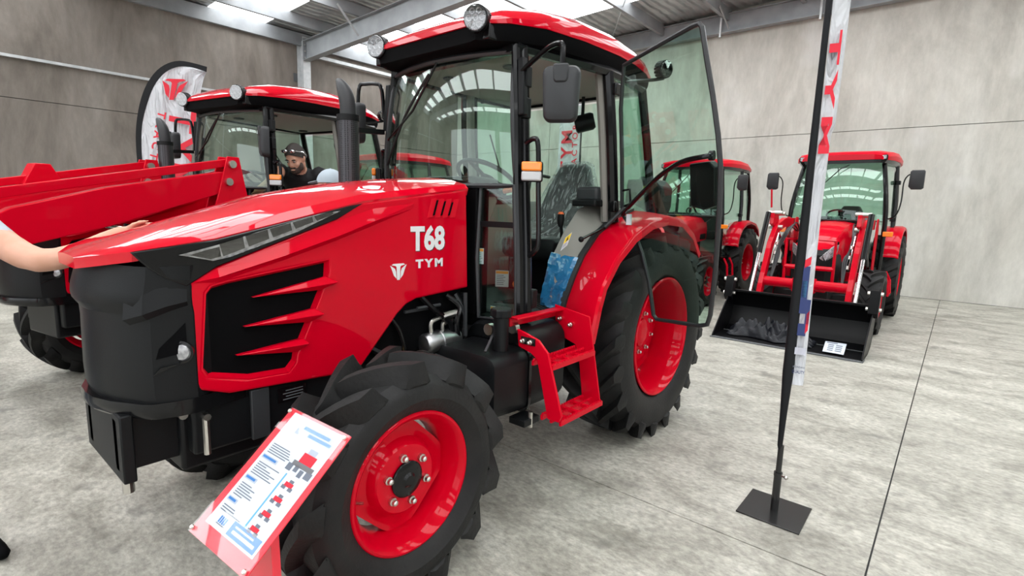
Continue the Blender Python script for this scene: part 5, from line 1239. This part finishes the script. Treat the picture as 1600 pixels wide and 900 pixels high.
# flag by the back wall, seen through the cab
xb_ = -6.9; pf = U(907, 230, 'X', xb_); base = Vector((xb_, pf.y, 0))
F3 = thing('feather_flag', 'white feather flag with red lettering by the back wall, seen through the cab', 'flag', base)
wf_ = (U(907, 230, 'X', xb_)-U(873, 230, 'X', xb_)).length
MB().tube([(0, 0, .01), (0, 0, 4.25)], .02, 8).build('pole', 'flag_black', F3)
plate_base('base_plate', F3, .4)
secs = [[Vector((.02*math.sin(k*1.3+z*2.), -wf_*k/8-.01, z)) for k in range(9)] for z in [1.1+3.0*i/14 for i in range(15)]]
secs[-1] = [Vector((p.x, p.y, 4.25-.5*(k/8)**2)) for k, p in enumerate(secs[-1])]
fb3 = fabric_mesh(secs).build('banner', 'flag_white', F3, angle=70)
text('flag_lettering', 'TYM', .40, (.03, -wf_*.58, 2.36), (0, 0, 1), (0, -1, 0), 'flag_red', fb3, .002, .01, 1.35)
text('flag_lettering', 'TRACTORS', .20, (.03, -wf_*.22, 2.18), (0, 0, 1), (0, -1, 0), 'flag_red', fb3, .002, .003, 1.5)

# ================================================================== INFORMATION STAND
TL, TR, BL = Vector((2.57, .775, .879)), Vector((2.546, 1.064, .866)), Vector((2.884, .749, .619))
u_ = (TR-TL).normalized(); wS = .29; v_ = (BL-TL); v_ = (v_-u_*v_.dot(u_)).normalized(); hS = .408
nS = v_.cross(u_).normalized()
if nS.z < 0: nS = -nS
cS = TL+u_*(wS/2)+v_*(hS/2)
SB = Vector((cS.x-.02, cS.y, 0))
S = thing('info_stand', 'red information stand with an acrylic-covered leaflet beside the front tyre', 'sign', SB)
def SP(a, b_, z=0.): return TL+u_*(a*wS)+v_*(b_*hS)+nS*z-SB      # a across, b down the board
def sq(a0, a1, b0, b1, z0, z1, name, m, parent, bev=0.): return MB().prism([SP(a, b_, z0) for a, b_ in ((a0, b0), (a1, b0), (a1, b1), (a0, b1))], nS*(z1-z0)).build(name, m, parent, smooth=False, bevel=bev)
bd_ = sq(0, 1, 0, 1, -.004, 0, 'backboard', 'sign_red', S, .001)
pp_ = sq(.10, .93, .02, .90, .0005, .0012, 'leaflet', 'paper', S)
ac = sq(0.0, 1, 0.0, 1, .003, .006, 'acrylic_cover', 'acrylic', S)
for a, b_ in ((.04, .03), (.96, .03), (.03, .97), (.97, .97)):
    c0 = SP(a, b_, .006); q = nS.to_track_quat('Z', 'Y').to_matrix()
    MB().lathe([(.006, 0), (.007, .003), (.005, .006), (.002, .006)], (0, 0, 0), 'Z', 12).moved(lambda p: c0+q @ p).build('screw', 'zinc_bolt', S)
# print on the leaflet
sq(.10, .93, .22, .79, .0013, .0016, 'panel_tint', 'paper_grey', pp_) if False else None
rndS = random.Random(5)
sq(.30, .90, .05, .15, .0013, .0018, 'title_band', 'paper_grey', pp_)
sq(.38, .80, .075, .10, .0018, .0021, 'title_line', 'paper_blue', pp_); sq(.50, .86, .112, .135, .0018, .0021, 'title_line', 'paper_blue', pp_)
for (a0, a1, b0, b1, m) in ((.52, .60, .33, .38, 'paper_ink'), (.63, .69, .33, .37, 'paper_ink'), (.72, .78, .34, .39, 'paper_ink'), (.81, .90, .33, .38, 'paper_ink'), (.56, .88, .30, .335, 'grey_decal'), (.62, .82, .23, .30, 'flag_red'), (.66, .78, .19, .23, 'paper_grey')): sq(a0, a1, b0, b1, .0014, .0018, 'picture_shape', m, pp_)
b0 = .26
for (hw_, nl) in ((0, 5), (.22, 6), (.15, 6), (.12, 3)):
    if hw_:
        sq(.13, .17+hw_, b0-.015, b0+.017, .0013, .0016, 'heading_box', 'paper_grey', pp_)
        sq(.145, .145+hw_, b0-.008, b0+.008, .0016, .002, 'heading_line', 'paper_blue', pp_)
        b0 += .03
    for k in range(nl):
        b0 += .0165; sq(.15, rndS.uniform(.30, .52), b0-.0035, b0+.0035, .0013, .0016, 'text_line', 'paper_ink', pp_)
    b0 += .036
sq(.585, .605, .40, .80, .0013, .0017, 'blue_rule', 'flag_blue', pp_)
for k in range(4):
    b1 = .44+.105*k
    sq(.66, .78, b1, b1+.03, .0013, .0017, 'tractor_picture', 'flag_red', pp_); sq(.64, .70, b1+.025, b1+.05, .0013, .0017, 'picture_shape', 'paper_ink', pp_); sq(.74, .80, b1+.025, b1+.05, .0013, .0017, 'picture_shape', 'paper_ink', pp_); sq(.70, .76, b1-.02, b1, .0013, .0017, 'picture_shape', 'paper_ink', pp_)
sq(.44, .90, .795, .885, .0013, .0017, 'contact_band', 'paper_blue', pp_)
sq(.50, .80, .815, .826, .0018, .0021, 'contact_line', 'paper', pp_); sq(.50, .86, .842, .862, .0018, .0021, 'contact_line', 'paper', pp_)
for k in range(4): sq(.24+.032*k, .262+.032*k, .815, .86, .0013, .0017, 'dealer_logo', 'paper_blue', pp_)
sq(.23, .38, .864, .870, .0013, .0017, 'dealer_logo', 'paper_ink', pp_)
# post and foot
pc = SP(.5, .62, -.004); 
MB().loft([[Vector((pc.x+x, pc.y+y*k, z)) for x, y in ((-.012, -.09), (.012, -.09), (.012, .09), (-.012, .09))] for z, k in ((.012, 1.2), (pc.z-.02, .9))]).build('post', 'sign_red', S, bevel=.003)
MB().prism([SP(.25, .35, -.005), SP(.75, .35, -.005), SP(.75, .8, -.005), SP(.25, .8, -.005)], -nS*.012).build('board_bracket', 'sign_red', S, smooth=False)
MB().span((-.18+pc.x*0, -.17, 0), (.18, .17, .012)).build('foot_plate', 'sign_red', S, bevel=.003)

# ================================================================== PEOPLE
def basis(fw, up=(0, 0, 1)):
    fw = Vector(fw).normalized(); l = Vector(up).cross(fw).normalized(); u = fw.cross(l)
    return Matrix(((fw.x, l.x, u.x), (fw.y, l.y, u.y), (fw.z, l.z, u.z)))
def limb(mb, pts, rs, n=12):
    k = 5; P = smoothpath(pts, k); R_ = []
    for i in range(len(pts)-1):
        for j in range(k): R_.append(rs[i]+(rs[i+1]-rs[i])*j/k)
    R_.append(rs[-1]); mb.tube(P, R_, n)
    for p, r in ((pts[0], rs[0]), (pts[-1], rs[-1])): mb.ball(p, r*.98, 10, 6)
def head_shape(mb, c, B):
    def E(o, r, n=16, m=10):
        m2 = MB().ball((0, 0, 0), r, n, m).moved(lambda p: c+B @ (p+Vector(o))); mb.add(m2.v, m2.f)
    E((-.008, 0, .03), (.098, .077, .095)); E((.022, 0, -.035), (.068, .062, .082)); E((.045, 0, -.085), (.040, .042, .034))
    E((.076, 0, .022), (.020, .055, .012)); E((.094, 0, -.018), (.018, .013, .030)); E((.104, 0, -.034), (.013, .017, .011))
    E((.082, 0, -.066), (.014, .026, .007)); E((.080, 0, -.079), (.014, .022, .007))
    for s in (1, -1): E((-.005, s*.080, -.005), (.020, .010, .032), 10, 8); E((.060, s*.040, -.03), (.025, .022, .022))
def hand_shape(mb, wrist, d, palm_n, curl=.25, s=1., thumb=1):
    """wrist point, finger direction, palm normal"""
    d = Vector(d).normalized(); n = Vector(palm_n); n = (n-d*n.dot(d)).normalized(); sd = d.cross(n)*thumb
    W = Vector(wrist)
    m2 = MB().ball((0, 0, 0), 1., 14, 8).moved(lambda p: W+d*(.048*s+p.x*.052*s)+sd*(p.y*.042*s)+n*(p.z*.015*s)); mb.add(m2.v, m2.f)
    for k, (o, L) in enumerate(((.030, .068), (.010, .078), (-.011, .072), (-.030, .056))):
        b = W+d*(.085*s)+sd*(o*s); p1 = b+d*(L*.45*s)+n*(curl*.012*s); p2 = p1+d*(L*.32*s)+n*(curl*.022*s); p3 = p2+d*(L*.23*s)+n*(curl*.028*s)
        limb(mb, [b-d*.02*s, p1, p2, p3], [.0098*s, .0092*s, .0085*s, .0072*s], 8)
    b = W+d*(.03*s)+sd*(.032*s); limb(mb, [b, b+d*(.03*s)+sd*(.026*s)+n*.006*s, b+d*(.062*s)+sd*(.034*s)+n*.014*s], [.0135*s, .0115*s, .0085*s], 8)
def remesh_obj(mb, name, parent, vox, mats, fn, smooth=6):
    me = mb.mesh(name+'_src', None, False); o = bpy.data.objects.new(name, me); COL.objects.link(o)
    m = o.modifiers.new('r', 'REMESH'); m.mode = 'VOXEL'; m.voxel_size = vox; m.use_smooth_shade = True
    sm = o.modifiers.new('s', 'SMOOTH'); sm.iterations = smooth; sm.factor = .5
    bpy.context.view_layer.update()
    nm = bpy.data.meshes.new_from_object(o.evaluated_get(bpy.context.evaluated_depsgraph_get())); o.modifiers.clear(); o.data = nm; bpy.data.meshes.remove(me); nm.name = name
    nm.materials.clear()
    for k in mats: nm.materials.append(MAT[k])
    for p in nm.polygons: p.use_smooth = True; p.material_index = fn(p.center)
    if parent is not None: o.parent = parent
    return o
def dist_seg(p, a, b):
    ab = b-a; t = max(0, min(1, (p-a).dot(ab)/max(ab.length_squared, 1e-9))); return (p-(a+ab*t)).length
def figure(label, J, hfw, tops, legs, sleeve=.55, shoes='black_matt', hands=True, vox=.0105, hup=(0, 0, 1), hand_dir=None):
    """J: joints in world space. Body is one continuous surface, materials by region."""
    J = {k: Vector(v) for k, v in J.items()}
    base = Vector((J['pelvis'].x, J['pelvis'].y, min(J['ankle_l'].z, J['ankle_r'].z)-.085))
    P = thing('person', label, 'person', base)
    J = {k: v-base for k, v in J.items()}
    mb = MB(); B = basis(hfw, hup); hc = J['head']
    head_shape(mb, hc, B)
    sh = (J['sh_l']+J['sh_r'])/2
    limb(mb, [hc+B @ Vector((-.02, 0, -.06)), J['neck'], sh-(sh-J['pelvis']).normalized()*-.02], [.058, .060, .085])
    ax = (J['sh_l']-J['sh_r']).normalized(); dn = (J['pelvis']-sh).normalized(); fr = ax.cross(dn).normalized()
    rings = []
    for t, a, b_ in ((-.04, .10, .07), (.0, .165, .095), (.14, .185, .115), (.35, .18, .12), (.6, .165, .115), (.8, .165, .115), (1., .17, .12), (1.12, .12, .09)):
        c = sh+(J['pelvis']-sh)*t
        rings.append([c+ax*(a*math.cos(2*PI*k/18))+fr*(b_*math.sin(2*PI*k/18)) for k in range(18)])
    mb.loft(rings)
    for s in ('l', 'r'):
        limb(mb, [J['sh_'+s]*.85+sh*.15, J['sh_'+s], J['el_'+s], J['wr_'+s]], [.075, .068, .048, .031])
        limb(mb, [J['hip_'+s], J['knee_'+s], J['ankle_'+s]], [.095, .065, .046])
        ft = Vector((hfw[0], hfw[1], 0)).normalized() if 'foot' not in J else J['foot']
        a = J['ankle_'+s]
        limb(mb, [a+Vector((0, 0, -.03))-ft*.03, a+Vector((0, 0, -.045))+ft*.08, a+Vector((0, 0, -.055))+ft*.16], [.045, .042, .028])
        hd = (J['wr_'+s]-J['el_'+s]).normalized() if not hand_dir or s not in hand_dir else Vector(hand_dir[s][0])
        pn = Vector((0, 0, -1)) if not hand_dir or s not in hand_dir else Vector(hand_dir[s][1])
        if abs(hd.dot(pn)) > .95: pn = fr
        hand_shape(mb, J['wr_'+s], hd, pn, 1.1, 1., 1 if s == 'r' else -1)
    def fn(p):
        if (p-hc).length < .15 and (B.transposed() @ (p-hc)).z > -.14: return 0
        if dist_seg(p, hc, J['neck']) < .075: return 0
        for s in ('l', 'r'):
            a, b_, c = J['sh_'+s], J['el_'+s], J['wr_'+s]
            e = c+(c-b_).normalized()*.25
            d2 = min(dist_seg(p, b_, c), dist_seg(p, c, e))
            if d2 < .075 and dist_seg(p, a, b_) > d2-.02: 
                return 0 if (p-b_).length > 0 and sleeve < 1 else 1
            if dist_seg(p, a, b_) < .08 and (p-a).length > (b_-a).length*sleeve: return 0
        if p.z < .075: return 3
        lo = min(dist_seg(p, J['hip_l'], J['knee_l']), dist_seg(p, J['hip_r'], J['knee_r']), dist_seg(p, J['knee_l'], J['ankle_l']), dist_seg(p, J['knee_r'], J['ankle_r']))
        if (p-sh).dot(dn) > (J['pelvis']-sh).length*.92 or lo < .05: return 2
        return 1
    body = remesh_obj(mb, 'body', P, vox, ['skin', tops, legs, shoes], fn)
    for s in (1, -1):
        eb = MB().ball((0, 0, 0), (.008, .014, .007), 10, 6).moved(lambda p: hc+B @ (p+Vector((.0835, s*.032, .002)))).build('eye', 'eye_white', body)
        MB().ball((0, 0, 0), (.004, .006, .006), 8, 6).moved(lambda p: hc+B @ (p+Vector((.0905, s*.032, .001)))).build('iris', 'hair_dark', body)
        MB().ball((0, 0, 0), (.010, .022, .005), 10, 6).moved(lambda p: hc+B @ (p+Vector((.087, s*.033, .020)))).build('eyebrow', 'hair_dark', body)
    return P, body, hc, B
def cap_shell(hc, B, r, zmin, off=(0, 0, 0), zfront=None):
    """shell over the skull above a line"""
    rings = []; n = 24
    for i in range(8):
        ph = (PI/2)*i/7
        ring = []
        for k in range(n):
            a = 2*PI*k/n; zb = zmin+((zfront-zmin)*max(0, math.cos(a)) if zfront is not None else 0)
            x = r[0]*math.cos(a)*math.cos(ph); y = r[1]*math.sin(a)*math.cos(ph); z = zb+(r[2]-zb)*math.sin(ph)
            if ph < 1.5: pass
            ring.append(hc+B @ (Vector((x, y, z))+Vector(off)))
        rings.append(ring)
    return MB().loft(rings)
# bearded man leaning from the doorway of the loader tractor
hcM = Vector((.86, -2.39, 1.91)); fwM = Vector((.80, .42, -.50))
shc = Vector((.73, -2.54, 1.80))
man, bodyM, hc, B = figure('bearded man in black polo with sunglasses on his head, leaning in the loader tractor doorway', dict(head=hcM, neck=Vector((.79, -2.47, 1.84)), sh_r=Vector((.93, -2.62, 1.80)), sh_l=Vector((.58, -2.44, 1.775)),
    el_r=Vector((1.02, -2.42, 1.755)), wr_r=Vector((1.13, -2.60, 1.60)), el_l=Vector((.66, -2.30, 1.52)), wr_l=Vector((.88, -2.28, 1.42)),
    pelvis=Vector((.42, -2.86, 1.34)), hip_l=Vector((.40, -2.77, 1.34)), hip_r=Vector((.47, -2.95, 1.34)), knee_l=Vector((.72, -2.62, 1.30)), knee_r=Vector((.80, -2.80, 1.30)), ankle_l=Vector((.78, -2.56, 1.03)), ankle_r=Vector((.86, -2.74, 1.03))), fwM, 'cloth_black', 'cloth_denim', .75)
cap_shell(hc, B, (.106, .085, .137), -.01, (-.012, 0, 0), .072).build('hair', 'hair_dark', bodyM, angle=60)
bm_ = MB()
for o, r in (((.052, 0, -.088), (.05, .05, .042)), ((.035, .045, -.06), (.035, .025, .045)), ((.035, -.045, -.06), (.035, .025, .045)), ((.086, 0, -.052), (.014, .030, .007))):
    m2 = MB().ball((0, 0, 0), r, 14, 8).moved(lambda p: hc+B @ (p+Vector(o))); bm_.add(m2.v, m2.f)
remesh_obj(bm_, 'beard', bodyM, .008, ['beard_dark'], lambda p: 0, 3)
MB().ball((0, 0, 0), (.010, .022, .006), 10, 6).moved(lambda p: hc+B @ (p+Vector((.094, 0, -.072)))).build('mouth', 'skin', bodyM)
sg = MB()
for s in (1, -1):
    m2 = MB().ball((0, 0, 0), (.010, .034, .018), 12, 6).moved(lambda p: hc+B @ (p+Vector((.078, s*.036, .098)))); sg.add(m2.v, m2.f)
    sg.tube([hc+B @ Vector((.07, s*.07, .10)), hc+B @ Vector((.0, s*.092, .06)), hc+B @ Vector((-.03, s*.09, .02))], .004, 6)
sg.build('sunglasses', 'chrome', bodyM)
emblem('shirt_badge', (bodyM.parent.matrix_basis.inverted() @ (shc+_h*.07+Vector((.15, .15, -.17)))), _h, (0, 0, 1), .02, 'flag_red', bodyM)
# person in a pale cap standing between the tractors
hc2 = Vector((.93, -1.72, 1.645)); f2 = Vector((.55, -.83, 0)).normalized(); l2 = Vector((-f2.y, f2.x, 0))
g = lambda a, b_, z: Vector((hc2.x+f2.x*a+l2.x*b_, hc2.y+f2.y*a+l2.y*b_, z))
p2, body2, hc, B = figure('person in a pale grey cap standing between the two large tractors', dict(head=hc2, neck=g(-.03, 0, 1.52), sh_l=g(-.04, .19, 1.43), sh_r=g(-.04, -.19, 1.43), el_l=g(-.06, .25, 1.14), el_r=g(-.06, -.25, 1.14), wr_l=g(.08, .24, .92), wr_r=g(.08, -.24, .92), pelvis=g(-.03, 0, .95), hip_l=g(-.03, .09, .93), hip_r=g(-.03, -.09, .93), knee_l=g(.0, .10, .50), knee_r=g(.02, -.10, .50), ankle_l=g(-.03, .10, .085), ankle_r=g(-.01, -.10, .085)), f2, 'cloth_shirt', 'cloth_denim', .6)
cap2 = cap_shell(hc, B, (.115, .095, .150), .035, (-.01, 0, 0)).build('cap', 'cloth_grey', body2, angle=60)
MB().loft([[hc+B @ Vector((x, y, z+.004*q)) for x, y, z in [(.075+.105*math.cos(a), .085*math.sin(a), .045-.02*math.cos(a)) for a in [PI/2-PI*k/12 for k in range(13)]]] for q in (0, 1)]).build('brim', 'cloth_grey', cap2)
MB().ball(hc+B @ Vector((-.01, 0, .15)), (.008, .008, .004), 8, 6).build('cap_button', 'cloth_grey', cap2)
cap_shell(hc, B, (.100, .088, .125), -.06, (-.03, 0, 0), .03).build('hair', 'hair_dark', body2, angle=60)
# person at the nose of the main tractor, hand on the bonnet
f3 = Vector((-.35, .94, 0)).normalized(); l3 = Vector((-f3.y, f3.x, 0)); o3 = Vector((3.30, -.68, 0))
g3 = lambda a, b_, z: Vector((o3.x+f3.x*a+l3.x*b_, o3.y+f3.y*a+l3.y*b_, z))
p3, body3, hc, B = figure('person in a grey shirt beside the tractor nose, one hand resting on its bonnet', dict(head=g3(.02, 0, 1.66), neck=g3(-.02, 0, 1.51), sh_l=g3(0, .19, 1.42), sh_r=g3(-.02, -.19, 1.42), el_l=Vector((2.97, -.36, 1.27)), el_r=g3(-.03, -.24, 1.13), wr_l=Vector((2.725, -.268, 1.375)), wr_r=g3(.10, -.2, .92), pelvis=g3(0, 0, .94), hip_l=g3(0, .09, .92), hip_r=g3(0, -.09, .92), knee_l=g3(.02, .10, .50), knee_r=g3(.0, -.10, .50), ankle_l=g3(-.02, .10, .085), ankle_r=g3(-.03, -.10, .085)), f3, 'cloth_shirt', 'cloth_denim', .55, hand_dir={'l': ((-.92, .10, .27), (0, .55, -.8))})
cap_shell(hc, B, (.108, .086, .138), -.02, (-.014, 0, 0), .07).build('hair', 'hair_dark', body3, angle=60)
MB().ball((0, 0, 0), (.008, .022, .006), 10, 6).moved(lambda p: hc+B @ (p+Vector((.094, 0, -.072)))).build('mouth', 'skin', body3)
